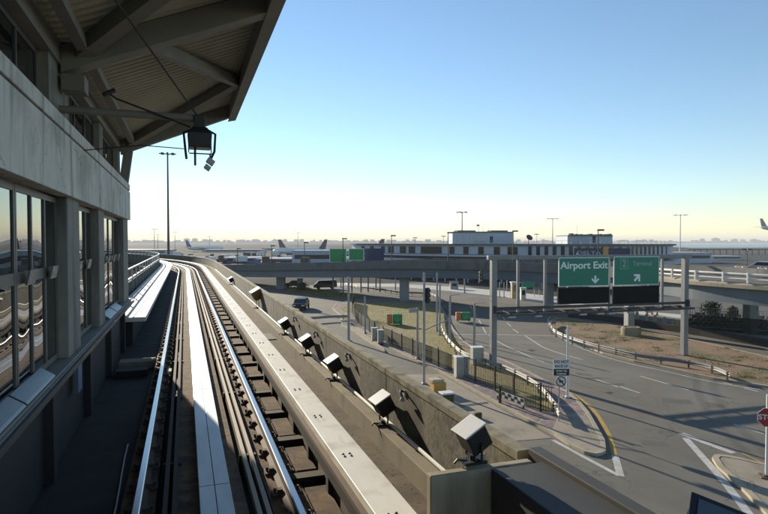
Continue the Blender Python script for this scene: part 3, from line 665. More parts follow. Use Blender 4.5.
# hanging signal/camera unit
hu = thing('hanging_camera_unit', 'black caged equipment unit hanging from an arm under the canopy', 'camera unit', (.22,9.17,11.35))
MB().tube([(-1.7,9.17,11.36),(.3,9.17,11.36)], .055, 12).build('support_pipe', M['roofsteel'], hu, smooth=True)
MB().tube([(.2,9.17,11.4),(-.95,5.9,12.25)], .013, 6).build('stay_wire', M['black'], hu)
MB().tube([(.1,9.15,11.22),(-.9,9.0,11.53),(-1.0,8.98,11.6)], .014, 8).build('stay_rod', M['black'], hu)
MB().tube([(-1.05,8.95,11.56),(-.92,9.02,11.65)], .032, 10).build('clamp', M['black'], hu)
MB().tube([(-1.5,9.6,10.85),(-.6,9.4,10.95),(.0,9.2,10.9)], .008, 6).build('signal_wire', M['black'], hu)
_build = MB.build
def _sc(self, *a, **k):
    self.v = [(.23+(x-.23)*.76, 9.17+(y-9.17)*.8, 11.40+(z-11.42)*.82) for x, y, z in self.v]; return _build(self, *a, **k)
MB.build = _sc
MB().box(.12,.34,9.06,9.28,11.16,11.42).build('mount_block', M['black'], hu, bevel=.01)
MB().add([(.02,8.97,10.82),(.44,8.97,10.82),(.44,9.37,10.82),(.02,9.37,10.82),(.0,8.95,11.08),(.46,8.95,11.08),(.46,9.39,11.08),(.0,9.39,11.08),(.1,9.03,11.2),(.36,9.03,11.2),(.36,9.31,11.2),(.1,9.31,11.2)],
         [(3,2,1,0),(0,1,5,4),(1,2,6,5),(2,3,7,6),(3,0,4,7),(4,5,9,8),(5,6,10,9),(6,7,11,10),(7,4,8,11),(8,9,10,11)]).build('housing', M['black'], hu, bevel=.012)
for (x0, x1) in ((-.07,.02),(.53,.44)):
    m = MB(); m.tube([(.12 if x0 < 0 else .36,9.17,11.18),(x0,9.17,11.1),(x0+(.03 if x0<0 else -.02),9.17,10.78),(x0+(.05 if x0<0 else -.1),9.17,10.62)], .024, 8)
    m.tube([(x1,9.0,11.0),(x1,9.0,10.72)], .012, 6); m.build('yoke_arm', M['black'], hu, smooth=True)
MB().tube([(.03,9.1,10.72),(.46,9.1,10.72)], .013, 6).build('cross_rod', M['black'], hu)
MB().tube([(.14,9.1,10.85),(.14,9.1,10.5)], .022, 8).build('drop_rod', M['black'], hu)
MB().tube([(.42,9.1,10.72),(.44,9.1,10.56)], .016, 8).build('drop_rod', M['black'], hu)
MB().obox((.43,9.1,10.58), (.15,.12,.11), 0, 0, R(35)).build('camera', M['steel'], hu, bevel=.008); MB().obox((.37,9.1,10.47), (.12,.12,.09), 0, 0, R(35)).build('camera', M['steel'], hu, bevel=.008)

MB.build = _build

# ================================================================ ROAD FURNITURE
def guardrail(name, pts, label, cat='guard rail', sp=2.0, m='railgrey', endflare=True):
    P = [at(a, b, .68) for a, b in pts]; P = catmull(P, 6); P = [Vector((p.x, p.y, 0)) for p in P]
    t = thing(name, label, cat, (P[0].x, P[0].y, 0))
    MB().sweep([(p.x,p.y) for p in P], [(-.02,.38),(.05,.45),(-.02,.53),(.05,.61),(-.02,.68),(-.05,.68),(.02,.61),(-.05,.53),(.02,.45),(-.05,.38)]).build('rail_beam', M[m], t)
    acc = 0; last = P[0]
    L = [0]
    for a, b in zip(P, P[1:]): L.append(L[-1]+(b-a).length)
    dd = .3
    while dd < L[-1]:
        i = max(j for j in range(len(L)) if L[j] <= dd); i = min(i, len(P)-2); p = P[i].lerp(P[i+1], (dd-L[i])/(L[i+1]-L[i]))
        MB().box(p.x-.04,p.x+.04,p.y+.06,p.y+.16,0,.7).build('post', M['dark'], t); dd += sp
    return t
guardrail('guard_rail', [(439.5,303),(440,313),(441,324.5),(446,335),(455,345),(465,352),(483,358),(503.5,365),(522.5,373.5),(539,384),(552.5,399),(559,411.6)], 'curving steel guard rail along the lawn island edge')
guardrail('guard_rail', [(556,320),(550.6,323),(554,329),(566.5,335),(585,341),(607,346.5),(634,352.5),(660,356.5),(686.5,360),(713,366),(730,373)], 'long guard rail along the brown verge beyond the main road', m='gantry')
guardrail('guard_rail', [(400,291.5),(425,292.5),(436,295),(442,301)], 'short guard rail at the far end of the lawn near the flyover pier')
guardrail('guard_rail', [(345,283),(360,286),(385,289),(400,291)], 'low barrier rail beyond the lawn in front of the parking area', m='dark')
guardrail('guard_rail', [(310,317),(330,315.5),(348,315)], 'thin rail across the side road beside the grey pole', sp=4)

# iron fence
def fence(pts, h, label, name='iron_fence', sp=2.4, infill='mesh', picket=.16, m='black'):
    P = [at(a, b, .12) for a, b in pts]; P = catmull(P, 6)
    t = thing(name, label, 'fence', (P[0].x, P[0].y, .12))
    L = [0]
    for a, b in zip(P, P[1:]): L.append(L[-1]+(b-a).length)
    def pt(dd):
        i = min(max(j for j in range(len(L)) if L[j] <= dd+1e-6), len(P)-2); return P[i].lerp(P[i+1], (dd-L[i])/(L[i+1]-L[i]))
    pl = [(p.x,p.y) for p in P]
    for zz in (.22, .12+h-.08): MB().sweep(pl, [(-.02,zz),(-.02,zz+.04),(.02,zz+.04),(.02,zz)]).build('fence_rail', M[m], t)
    k = 0; dd = 0
    while dd < L[-1]:
        p = pt(dd); MB().box(p.x-.04,p.x+.04,p.y-.04,p.y+.04,.1,.12+h+.1).build('fence_post', M[m], t); dd += sp
    if infill: MB().sweep(pl, [(-.005,.24),(-.005,.12+h-.08),(.005,.12+h-.08),(.005,.24)]).build('mesh_infill', M[infill], t)
    elif picket:
        b = MB(); dd = picket
        while dd < L[-1]: p = pt(dd); b.box(p.x-.011,p.x+.011,p.y-.011,p.y+.011,.2,.12+h); dd += picket
        b.build('pickets', M[m], t)
    return t
fence([(383,341),(405,351.5),(430,363),(452,373)], 1.35, 'green black mesh fence along the left edge of the lawn')
fence([(456,374.5),(479,383.5),(500,393),(524,406),(540,411),(554,414)], 1.5, 'black iron picket fence from the cabinet to the island nose', infill=None)
fence([(354,303),(352,311),(356,320),(368,331),(380,339)], 1.3, 'curved dark fence at the left end of the lawn')

# cabinets
def cabinet(a, b, w2, d2, h, label, rz=R(-10)):
    p = at(a, b, .12); t = thing('utility_cabinet', label, 'utility cabinet', (p.x, p.y, .12)); t.rotation_euler = (0,0,rz)
    for nm, bx, mm in (('body', (-w2/2,w2/2,-d2/2,d2/2,.08,h-.06), 'boxgrey'), ('top', (-w2/2-.04,w2/2+.04,-d2/2-.04,d2/2+.04,h-.06,h), 'white'), ('plinth', (-w2/2-.06,w2/2+.06,-d2/2-.06,d2/2+.06,0,.08), 'concrete'), ('door', (-w2/2+.05,w2/2-.05,-d2/2-.015,-d2/2,.15,h-.12), 'boxgrey'), ('handle', (w2/2-.16,w2/2-.12,-d2/2-.04,-d2/2-.015,h*.5,h*.5+.15), 'dark')):
        o = MB().box(*bx).build(nm, M[mm], None, bevel=.008); o.parent = t
cabinet(461, 376.5, .85, .7, 1.45, 'larger grey cabinet with white top at the start of the iron fence')
cabinet(477, 364, .85, .7, 1.35, 'grey cabinet just left of the gantry left post')
cabinet(374.5, 340.5, .5, .4, 1.25, 'left of the two small white cabinets at the left fence')
cabinet(380.5, 343, .5, .4, 1.25, 'right of the two small white cabinets at the left fence')

# low chequered barrier beside the iron fence
a_, b_ = at(496, 399, .12), at(524, 410, .12); cb_ = thing('chequered_barrier', 'low black and white chequered barrier board beside the green post', 'barrier', a_); e_ = (b_-a_)
cb_.rotation_euler = (0,0,math.atan2(e_.y, e_.x)); LL = e_.length
loc(MB().box(0,LL,-.02,.02,.25,.6), 'board', 'white', cb_)
sq = MB(); nn = 9
for i in range(nn):
    for j in (0,1):
        if (i+j) % 2: sq.box(LL*i/nn,LL*(i+1)/nn,-.026,-.021,.25+.175*j,.425+.175*j)
loc(sq, 'black_squares', 'black', cb_)
for x_ in (.1, LL-.1): loc(MB().box(x_-.04,x_+.04,.021,.08,0,.65), 'leg', 'dark', cb_)
# poles
def pole(a, ybase, ytop, r, label, m='steel', z0=0, head=None, name='pole'):
    p = at(a, ybase, z0); dist = (p-EYE).dot(_fh); top = zat(ytop, dist)
    t = thing(name, label, name.replace('_', ' '), (p.x, p.y, z0))
    o = MB().lathe([(r*1.9,0),(r*1.9,.06),(r,.12),(r,1),(r*.85,top-z0),(r*.5,top-z0+.03)], (0,0,0), 14).build('shaft', M[m], None, smooth=True); o.parent = t
    o = MB().box(-r*2.4,r*2.4,-r*2.4,r*2.4,0,.03).build('base_plate', M['dark'], None); o.parent = t
    t['_top'] = top-z0; t['_d'] = dist
    return t
p1 = pole(348.7, 341, 277, .13, 'grey pole rising behind the parapet left of the lawn')
p2 = pole(365, 333, 297, .09, 'short grey pole at the left edge of the lawn', z0=.12)
p3 = pole(417.5, 359, 308, .1, 'pole carrying a small box sign in front of the mesh fence', z0=.12)
o = MB().box(-.75,-.02,-.05,.05,p3['_top']-.35,p3['_top']).build('sign_box', M['cargrey'], None); o.parent = p3
p4 = pole(424, 384, 273, .09, 'tall signal pole standing right behind the parapet', name='signal_pole')
def signal_head(par, off, z):
    b = MB().box(off-.14,off+.14,-.13,.13,z-.5,z+.5).build('signal_head', M['black'], None, bevel=.02); b.parent = par
    for i in range(3):
        v = MB().lathe([(.11,-.02),(.12,-.2)], (off,-.13,z+.32-.32*i), 12, 'Y').build('visor', M['black'], None); v.parent = b
signal_head(p4, .22, p4['_top']*.8)
o = MB().tube([(0,0,3.6),(.6,-.2,3.9),(1.6,-.5,4.3)], .04, 8).build('bracket_arm', M['steel'], None, smooth=True); o.parent = p4
p5 = pole(437, 331, 273, .1, 'left of the paired grey poles behind the lawn guard rail', z0=.12)
p6 = pole(439.8, 335, 284, .1, 'right and shorter of the paired poles behind the lawn guard rail', z0=.12)
p7 = pole(450, 343, 295.5, .1, 'slender pole by the guard rail left of the cabinets', z0=.12)
o = MB().tube([(0,0,p7['_top']),(1.1,0,p7['_top']+.1)], .03, 6).build('arm', M['steel'], None); o.parent = p7
p8 = pole(474.3, 349, 303.5, .1, 'slender pole just left of the grey cabinet near the gantry', z0=.12)
o = MB().tube([(0,0,p8['_top']),(1.0,0,p8['_top']+.05)], .025, 6).build('arm', M['steel'], None); o.parent = p8
p9 = pole(464.5, 293, 277.5, .14, 'far pole under the span wire before the terminal')
# span wires with hanging signal
a_ = Vector(p4.location)+Vector((0,0,p4['_top']-.1)); b_ = atd(492, 268, 60)
sw = thing('span_wire', 'pair of overhead wires sagging from the signal pole to the right', 'wire', a_)
for dz in (0, -.35):
    P = [a_.lerp(b_, k/12)+Vector((0,0,dz-1.0*(k/12)*(1-k/12)*2)) for k in range(13)]; MB().tube(P, .02, 5).build('wire', M['dark'], sw)
hs = thing('hanging_signal', 'black traffic signal hanging from the overhead wires', 'traffic signal', (a_.lerp(b_, .76))); signal_head(hs, 0, -.75)
o = MB().tube([(0,0,0),(0,0,-.3)], .03, 6).build('hanger', M['dark'], None); o.parent = hs

# white pole + DO NOT BACK UP sign
p10 = pole(567.5, 397.5, 326.5, .085, 'plain white pole behind the square warning sign on the island nose', m='white', z0=.12)
p = at(559, 421, .12); ds = (p-EYE).dot(_fh); sg = thing('warning_sign', 'square grey and black text sign with round prohibition disc on a thin post', 'road sign', (p.x,p.y,.12))
sg.rotation_euler = (0,0,-YAW); k = ds/F_PX; zt = zat(359, ds)-.12; zb = zat(376, ds)-.12; z2 = zat(386.5, ds)-.12; hw = 8.2*k
cx = 2*k
loc(MB().tube([(0,.03,0),(0,.03,zt-.1)], .035, 10), 'post', 'steel', sg, smooth=True)
loc(MB().box(cx-hw,cx+hw,-.02,0,zb,zt), 'sign_panel', 'white', sg)
zm = lerp(zb, zt, .42)
loc(MB().box(cx-hw+.02,cx+hw-.02,-.026,-.02,zb+.03,zm), 'dark_band', 'black', sg)
text('lettering', 'DO NOT', .19, M['black'], sg, (cx,-.024,lerp(zb,zt,.84)), depth=.002); text('lettering', 'BACK UP', .165, M['black'], sg, (cx,-.024,lerp(zb,zt,.58)), depth=.002)
text('lettering', 'SEVERE TIRE', .105, M['legend'], sg, (cx,-.03,lerp(zb,zm,.72)), depth=.002); text('lettering', 'DAMAGE', .12, M['legend'], sg, (cx,-.03,lerp(zb,zm,.32)), depth=.002)
rr = (zb-z2)/2
loc(MB().lathe([(rr,0),(rr,.012)], (cx-.02,-.02,zb-rr), 24, 'Y'), 'disc', 'white', sg)
m = MB(); n = 24
for i in range(n):
    a0, a1 = 2*math.pi*i/n, 2*math.pi*(i+1)/n
    m.add([(cx-.02+r_*math.cos(a), -.024, zb-rr+r_*math.sin(a)) for a in (a0, a1) for r_ in (rr*.78, rr*.98)], [(0,1,3,2)])
m.obox((cx-.02,-.026,zb-rr), (rr*1.7,.004,rr*.2), 0, 0, R(45)); loc(m, 'ring', 'dark', sg)
loc(MB().box(cx-.13,cx+.09,-.0235,-.0215,zb-rr-.06,zb-rr+.05).box(cx-.1,cx-.04,-.0235,-.0215,zb-rr+.05,zb-rr+.12), 'truck_symbol', 'dark', sg)

# stop sign
p = at(766.8, 477, .12); ds = (p-EYE).dot(_fh); k = ds/F_PX
ss = thing('stop_sign', 'red octagonal stop sign on a white pole at the right edge', 'stop sign', (p.x,p.y,.12)); ss.rotation_euler = (0,0,-YAW-R(20))
zc = zat(417, ds)-.12
loc(MB().lathe([(.07,0),(.065,zc+.9)], (0,0,0), 12), 'post', 'white', ss, smooth=True)
loc(MB().box(-.25,.25,-.25,.25,0,.05).box(-.12,.12,-.12,.12,.05,.1), 'base_plate', 'rustbed', ss)
def octo(r, y0, y1): 
    P = [(r*math.cos(R(22.5+45*i)), r*math.sin(R(22.5+45*i))) for i in range(8)]
    return MB().add([(a, y0, zc+b) for a, b in P]+[(a, y1, zc+b) for a, b in P], [tuple(range(8)), tuple(range(8,16))[::-1]]+[(i,(i+1)%8,8+(i+1)%8,8+i) for i in range(8)])
loc(octo(.41,-.095,-.085), 'white_border', 'white', ss); loc(octo(.385,-.1,-.0955), 'red_face', 'red', ss)
text('lettering', 'STOP', .29, M['legend'], ss, (0,-.102,zc), depth=.002)

# gantry
GL = at(493, 369); GR = at(684, 356.5)
gt = thing('sign_gantry', 'grey steel gantry frame spanning the main road', 'sign gantry', (GL.x, GL.y, 0))
gd = (GR-GL).normalized(); gn = Vector((gd.y, -gd.x, 0)); GW = (GR-GL).length
def gpt(t, z, o=0): p = GL+gd*t+gn*o; return Vector((p.x, p.y, z))
def gt_of(a):   # distance along the gantry for a photo column
    d = ray(a, 280); den = d.x*gd.y-d.y*gd.x; u = (GL.x*gd.y-GL.y*gd.x)/den; q = Vector((d.x*u, d.y*u, 0)); return (q-Vector((GL.x,GL.y,0))).dot(gd)
ZT = 8.28
for t_ in (0, GW):
    MB().bar(gpt(t_, .12), gpt(t_, ZT+.15), .42, .42, gd).build('post', M['gantry'], gt, bevel=.02)
    MB().bar(gpt(t_, 0), gpt(t_, .14), .75, .75, gd).build('base_plate', M['dark'], gt)
    MB().bar(gpt(t_, 4.2, .2), gpt(t_, 4.75, .2), .6, .1, gd).build('splice_plate', M['dark'], gt)
MB().bar(gpt(-.5, ZT+.05, .02), gpt(GW+.5, ZT+.05, .02), .34, .3).build('top_chord', M['gantry'], gt, bevel=.02)
MB().bar(gpt(0, 4.55, .15), gpt(GW, 4.5, .15), .16, .2).build('bottom_chord', M['dark'], gt)
MB().bar(gpt(0, 4.12, .9), gpt(GW, 4.12, .9), .3, .14).build('catwalk', M['dark'], gt)
MB().bar(gpt(0, 4.15, -.3), gpt(GW, 4.15, -.3), .16, .18).build('bottom_chord', M['dark'], gt)
for a in (518, 545, 608.5, 662):
    t_ = gt_of(a); MB().bar(gpt(t_, 4.2, 0), gpt(t_, ZT-.05, 0), .17, .2, gd).build('hanger', M['gantry'], gt)
for a in (505, 531, 560, 575, 592, 603, 622, 640, 655, 672):
    t_ = gt_of(a); MB().bar(gpt(t_, 4.3, -.3), gpt(t_, 4.2, 1.1), .07, .07).build('lamp_arm', M['dark'], gt)
    if a in (505, 531, 575, 592, 603, 622, 640): MB().bar(gpt(t_-.28, 4.0, 1.1), gpt(t_+.28, 4.0, 1.1), .22, .14).build('sign_lamp', M['steel'], gt, bevel=.02)
def gsign(x0, x1, ztop, zmid, zbot, label, content):
    t0, t1 = gt_of(x0), gt_of(x1); c = gpt((t0+t1)/2, 0, .3); w2 = t1-t0
    s_ = thing('overhead_sign', label, 'overhead sign', (c.x, c.y, zbot)); s_.rotation_euler = (0,0,math.atan2(gd.y, gd.x))
    zt, zm = ztop-zbot, zmid-zbot
    loc(MB().box(-w2/2,w2/2,-.04,.04,zm+.12,zt), 'border', 'legend', s_)
    loc(MB().box(-w2/2+.05,w2/2-.05,-.048,-.042,zm+.17,zt-.05), 'green_panel', 'green', s_)
    loc(MB().box(-w2/2-.03,w2/2+.03,-.05,.14,0,zm+.03), 'black_panel', 'blackpanel', s_, bevel=.02)
    for q in (-w2*.3, w2*.3): loc(MB().box(q-.05,q+.05,.142,.2,0,zt), 'mount_rib', 'steel', s_)
    content(s_, w2, zt, zm)
def arrow(par, x, z, s_, ang):
    P = [(0,-1),(1.0,-.05),(.72,.22),(.24,-.25),(.24,.75),(-.24,.75),(-.24,-.25),(-.72,.22),(-1.0,-.05)]
    ca, sa = math.cos(ang), math.sin(ang); V = [(x+s_*(a*ca-b*sa), z+s_*(a*sa+b*ca)) for a, b in P]; n = len(V)
    loc(MB().add([(a,-.056,b) for a, b in V]+[(a,-.05,b) for a, b in V], [tuple(range(n)), tuple(range(n,2*n))[::-1]]+[(i,(i+1)%n,n+(i+1)%n,n+i) for i in range(n)]), 'arrow', 'legend', par)
def c1(s_, w2, zt, zm):
    text('lettering', 'Airport Exit', .76, M['legend'], s_, (0,-.052,zt-.62), depth=.003, sx=1.13); arrow(s_, w2*.22, zm+.66, .36, 0)
def c2(s_, w2, zt, zm):
    x = -w2*.28; z = zt-.58; b = MB()
    for (a0,a1,b0,b1) in ((-.36,.36,-.42,-.38),(-.36,.36,.38,.42),(-.36,-.32,-.38,.38),(.32,.36,-.38,.38)): b.box(x+a0,x+a1,-.056,-.05,z+b0,z+b1)
    loc(b, 'number_box', 'legend_dim', s_); text('lettering', '2', .8, M['legend_dim'], s_, (x,-.052,z), depth=.003)
    text('lettering', 'Terminal', .5, M['legend_dim'], s_, (w2*.12,-.052,zt-.58), depth=.003); arrow(s_, 0, zm+.68, .42, R(135))
gsign(556.3, 606.2, 8.3, 5.95, 4.72, 'green Airport Exit sign over a blank black panel on the gantry', c1)
gsign(611, 656, 8.35, 5.95, 4.62, 'green sign with boxed number two and arrow on the gantry', c2)

# boxes beside the parapet, colour signs
p = at(438, 391, .012); t = thing('yellow_crate', 'yellow crate with tan top on the pavement behind the parapet', 'crate', (p.x,p.y,.012))
loc(MB().box(-.42,.42,-.35,.35,0,.6), 'body', 'yellow', t, bevel=.03); loc(MB().box(-.5,.3,-.3,.4,.6,.8), 'lid', 'tan', t, bevel=.03)
p = at(446.5, 401.5, .012); t = thing('green_bin', 'dark green bin with pale lid beside the yellow crate', 'bin', (p.x,p.y,.012))
loc(MB().box(-.36,.36,-.28,.28,0,.48), 'body', 'leaf', t, bevel=.03); loc(MB().box(-.4,.4,-.32,.32,.48,.58), 'lid', 'white', t, bevel=.02)
p = at(478, 418, .012); t = thing('small_marker', 'tiny green marker block on the pavement by the dark strip', 'marker', (p.x,p.y,.012)); loc(MB().box(-.2,.2,-.1,.1,0,.3), 'block', 'leaf', t, bevel=.03)
p = at(500, 403, .12); t = thing('green_post', 'short dark green post by the iron fence', 'post', (p.x,p.y,.12)); loc(MB().lathe([(.09,0),(.07,.9),(.11,.95),(.11,1.05)], (0,0,0), 12), 'shaft', 'leaf', t, smooth=True)
def colour_box(a, b, w2, h, label, rz):
    p = at(a, b, .12); t = thing('traffic_box_sign', label, 'box sign', (p.x,p.y,.12)); t.rotation_euler = (0,0,rz)
    loc(MB().box(-w2*.5,-w2*.14,-.3,.3,.12,h), 'orange_panel', 'orange', t, bevel=.03); loc(MB().box(-w2*.12,w2*.5,-.36,.3,.1,h), 'green_panel', 'brightgreen', t, bevel=.05)
    loc(MB().box(-w2*.5,-w2*.4,-.34,-.301,.2,h-.1), 'white_strip', 'tan', t)
    q = MB(); c = w2*.18
    q.bar((c,-.37,h*.3),(c,-.37,h*.85),.02,.07,(1,0,0)); q.bar((c-.35,-.37,h*.62),(c,-.37,h*.3),.02,.07); q.bar((c+.35,-.37,h*.62),(c,-.37,h*.3),.02,.07); loc(q, 'arrow_lattice', 'legend_dim', t)
    for x in (-w2*.4, w2*.4): loc(MB().box(x-.06,x+.06,-.4,.4,0,.12), 'foot', 'dark', t)
colour_box(394.5, 324.5, 1.75, 1.2, 'orange and green box sign standing on the lawn', -YAW)
colour_box(463, 321, 1.7, 1.05, 'orange and green box sign beyond the guard rail near the paired poles', -YAW)

# ================================================================ FLYOVER
fly = [(205,134,1.3),(230,125,1.9),(270,115,2.4),(330,100,3.3),(400,89,3.95),(450,86.5,4.0),(500,83,4.0),(560,75,4.0),(600,68,4.0),(653,60,4.05),(689,55,4.05),(730,51,4.05),(768,48,4.05),(830,44,4.05),(930,39,4.05)]
FP = []
for (a, d, z) in fly: p = atd(a, 260, d); FP.append(Vector((p.x, p.y, z)))
FC = catmull(FP, 6); NS = 8*6+2
fo = thing('flyover', 'long curved road flyover crossing behind the sign gantry', 'flyover', (FP[4].x, FP[4].y, 0))
pl = [tuple(p) for p in FC]; 
W9 = -9.5      # the far side is to the left of travel
MB().sweep(pl, [(-.5,0),(-.5,1.38),(-.9,1.38),(-.9,0)]).build('steel_girder', M['girder'], fo)
MB().sweep(pl, [(-4,0.1),(-4,1.38),(-4.5,1.38),(-4.5,.1)]).build('steel_girder', M['girder'], fo)
MB().sweep(pl, [(W9+.9,0),(W9+.9,1.38),(W9+.5,1.38),(W9+.5,0)]).build('steel_girder', M['girder'], fo)
MB().sweep(pl, [(0,1.4),(0,1.72),(-.25,1.95),(-.25,1.75),(W9+.2,1.75),(W9+.2,1.95),(W9,1.95),(W9,1.4)]).build('deck_slab', M['tanconc'], fo)
MB().sweep(pl[:NS+1], [(.02,1.42),(-.06,2.66),(-.28,2.66),(-.3,1.96)]).build('parapet', M['flyconc'], fo)
MB().sweep(pl, [(W9-.02,1.42),(W9,2.75),(W9+.25,2.75),(W9+.3,1.96)]).build('parapet', M['flyconc'], fo)
rt = pl[NS:]
for zz, hh in ((2.75,.2),(2.3,.14)): MB().sweep(rt, [(-.02,zz-hh),(.02,zz-hh/2),(-.02,zz),(-.08,zz),(-.08,zz-hh)]).build('rail_beam', M['white'], fo)
L = 0; k = 0
for a, b in zip(rt, rt[1:]):
    va, vb = Vector(a), Vector(b); k += 1
    if k % 4 == 0: MB().box(va.x-.07,va.x+.07,va.y-.07,va.y+.07,va.z+1.9,va.z+2.8).build('rail_post', M['white'], fo)
MB().sweep(pl, [(-.3,1.752),(-.3,1.77),(W9+.3,1.77),(W9+.3,1.752)]).build('road_surface', M['asphalt_fine'], fo)
def pierbox(a, dist, w2, mname='pier', ztop=4.0, dp=1.2):
    p = atd(a, 290, dist); MB().obox((p.x,p.y,(ztop-.02)/2), (w2,dp,ztop), -YAW).build('pier', M[mname], fo, bevel=.05); return p
pierbox(404.3, 91.5, 1.5); pierbox(281, 117, 1.7, ztop=2.5); pierbox(549, 79, 1.0); pierbox(751, 60, .95); pierbox(300, 112, 1.0, ztop=2.4)
p = pierbox(629.5, 62.5, .7)
pc = thing('planter', 'low round stone planter at the foot of the flyover column', 'planter', (at(631,336).x, at(631,336).y, 0))
loc(MB().lathe([(.95,0),(.98,.75),(.85,.95),(.7,.95),(.68,.8)], (0,0,0), 20), 'bowl', 'curbtop', pc, smooth=True); loc(MB().lathe([(.68,.7),(.5,.9),(.1,.95)], (0,0,0), 12), 'soil', 'dirt', pc)
# street lamps on the flyover
prev = None
NM = ['farthest left','second from the left','third from the left','fourth from the left','fifth from the left','sixth from the left','seventh from the left','rightmost']
for i, (a, yt, dd) in enumerate(((237.5,249,132),(271.5,246,122),(304.5,243,113),(343,239,105),(391.5,236,98),(448,233,95),(513,231.5,90),(598,230.5,77))):
    p = atd(a, 260, dd); zt = zat(yt, dd); zb_ = lerp(3.6, 6.2, min(1, i/4))
    t = thing('flyover_lamp', 'dark street lamp on the flyover, '+NM[i]+' of the row', 'street lamp', (p.x,p.y,zb_), 'street lamps along the flyover'); t.rotation_euler = (0,0,-YAW)
    loc(MB().lathe([(.14,0),(.1,.4),(.06,zt-zb_)], (0,0,0), 8), 'shaft', 'dark', t, smooth=True); loc(MB().box(-.15,.75,-.2,.2,zt-zb_-.05,zt-zb_+.17), 'lamp_head', 'black', t, bevel=.04)

# highway signs beyond the flyover
def backsign(x0, x1, y0, y1, d, m, label, marks=True):
    a = atd(x0, y1, d); b = atd(x1, y0, d); w2 = (b-a).length*0+ (x1-x0)*d/F_PX; zt, zb = b.z, a.z
    t = thing('highway_sign', label, 'highway sign', (lerp(a.x,b.x,.5), lerp(a.y,b.y,.5), 0)); t.rotation_euler = (0,0,-YAW)
    if m == 'green': loc(MB().box(-w2/2,w2/2,-.04,.06,zb,zt), 'border', 'legend', t); loc(MB().box(-w2/2+.1,w2/2-.1,-.06,-.045,zb+.1,zt-.1), 'panel', 'brightgreen', t)
    else: loc(MB().box(-w2/2,w2/2,-.05,.06,zb,zt), 'panel', m, t)
    for q in (-w2*.3, w2*.3): loc(MB().box(q-.12,q+.12,.07,.3,0,zt), 'support', 'gantry', t)
    if marks: arrow(t, 0, zb+.8, .6, 0); t.children[-1].location.y = -.02
backsign(329.5, 346.5, 248.5, 262.5, 108, 'green', 'left of the two far green highway signs above the flyover')
backsign(348.8, 364, 248.5, 260.5, 108, 'green', 'right of the two far green highway signs above the flyover')
backsign(364.3, 384, 248.5, 262, 109, 'navy', 'dark blank back of a large sign beside the far green signs', False)

# ================================================================ TERMINAL
TP = [(352,172),(362,165),(390,155),(420,147),(460,139),(500,133),(540,128),(580,125),(620,124),(650,126),(668,131),(673,138)]
TW = [atd(a, 250, d) for a, d in TP]; TC = catmull([Vector((p.x,p.y,0)) for p in TW], 5); tl = [(p.x,p.y) for p in TC]
tm = thing('terminal_building', 'long low airport terminal with a curved windowed upper storey', 'terminal', (TW[5].x, TW[5].y, 0))
MB().sweep(tl, [(0,0),(0,3.4),(-14,3.4),(-14,0)]).build('ground_floor', M['darkwall'], tm)
MB().sweep(tl, [(3.0,4.6),(3.0,5.3),(-1,5.3),(-1,4.6)]).build('canopy', M['termwhite'], tm)
MB().sweep(tl, [(0.2,5.31),(0.2,6.5),(-14,6.5),(-14,3.41),(.2,3.41)]).build('mid_band', M['termglass'], tm)
MB().sweep(tl, [(.6,6.0),(.6,6.4),(.25,6.4),(.25,6.0)]).build('sill_band', M['termwhite'], tm)
MB().sweep(tl, [(0,6.51),(0,8.65),(-14,8.65),(-14,6.51)]).build('upper_wall', M['termwall'], tm)
MB().sweep(tl, [(.7,8.66),(.7,9.05),(-14,9.05),(-14,8.66)]).build('roof', M['roofmem'], tm)
Lt = [0]
for a, b in zip(TC, TC[1:]): Lt.append(Lt[-1]+(b-a).length)
def tpt(dd):
    i = min(max(j for j in range(len(Lt)) if Lt[j] <= dd+1e-6), len(TC)-2); p = TC[i].lerp(TC[i+1], (dd-Lt[i])/(Lt[i+1]-Lt[i])); e = (TC[i+1]-TC[i]).normalized(); return p, e
dd = 7; k = 0
def t_of(a):
    best = min(range(len(TC)), key=lambda i: abs((TC[i]-Vector((0,0,0))).xy.dot(_rv.xy)/(TC[i].xy.dot(_fh.xy))-(a-384)/F_PX)); return Lt[best]
# windows placed where the photo has them
wins = [(363,1.6),(372,1.6),(383,1.6),(391,2.2),(403,2.2),(412,2.2),(424,2.0),(429,2.0),(434,2.0),(438.5,2.0),(452,1.4),(466,1.4),(481,1.4),(497,1.5),(509,.7),(513,2.2)]
def col_at(a):
    lo, hi = 0.0, Lt[-1]
    for _ in range(40):
        mid = (lo+hi)/2; p, e = tpt(mid); v = p.xy.dot(_rv.xy)/p.xy.dot(_fh.xy)*F_PX+384
        if v < a: lo = mid
        else: hi = mid
    return lo
for a, w2 in wins:
    p, e = tpt(col_at(a)); n = Vector((e.y,-e.x,0)); c = p+n*.03
    MB().obox((c.x,c.y,7.5), (w2,.12,1.75), math.atan2(e.y,e.x)).build('window', M['termglass'], tm)
a = 530.0
while a < 668:
    p, e = tpt(col_at(a)); n = Vector((e.y,-e.x,0)); c = p+n*.03
    MB().obox((c.x,c.y,7.55), (.8 if a < 625 else .5,.14,2.0), math.atan2(e.y,e.x)).build('window', M['termglass'], tm); a += 8.2 if a < 625 else 4.2
for a in list(range(385, 690, 11)):
    p, e = tpt(col_at(min(a, 668))); MB().lathe([(.18,0),(.18,4.6)], (p.x+e.y*2.6, p.y-e.x*2.6, 0), 8).build('canopy_column', M['termwhite'], tm)
for a in range(400, 660, 16):
    p, e = tpt(col_at(a)); n = Vector((e.y,-e.x,0)); c = p+n*.05
    MB().obox((c.x,c.y,1.4), (2.6,.1,2.4), math.atan2(e.y,e.x)).build('entrance', M['termglass'], tm)
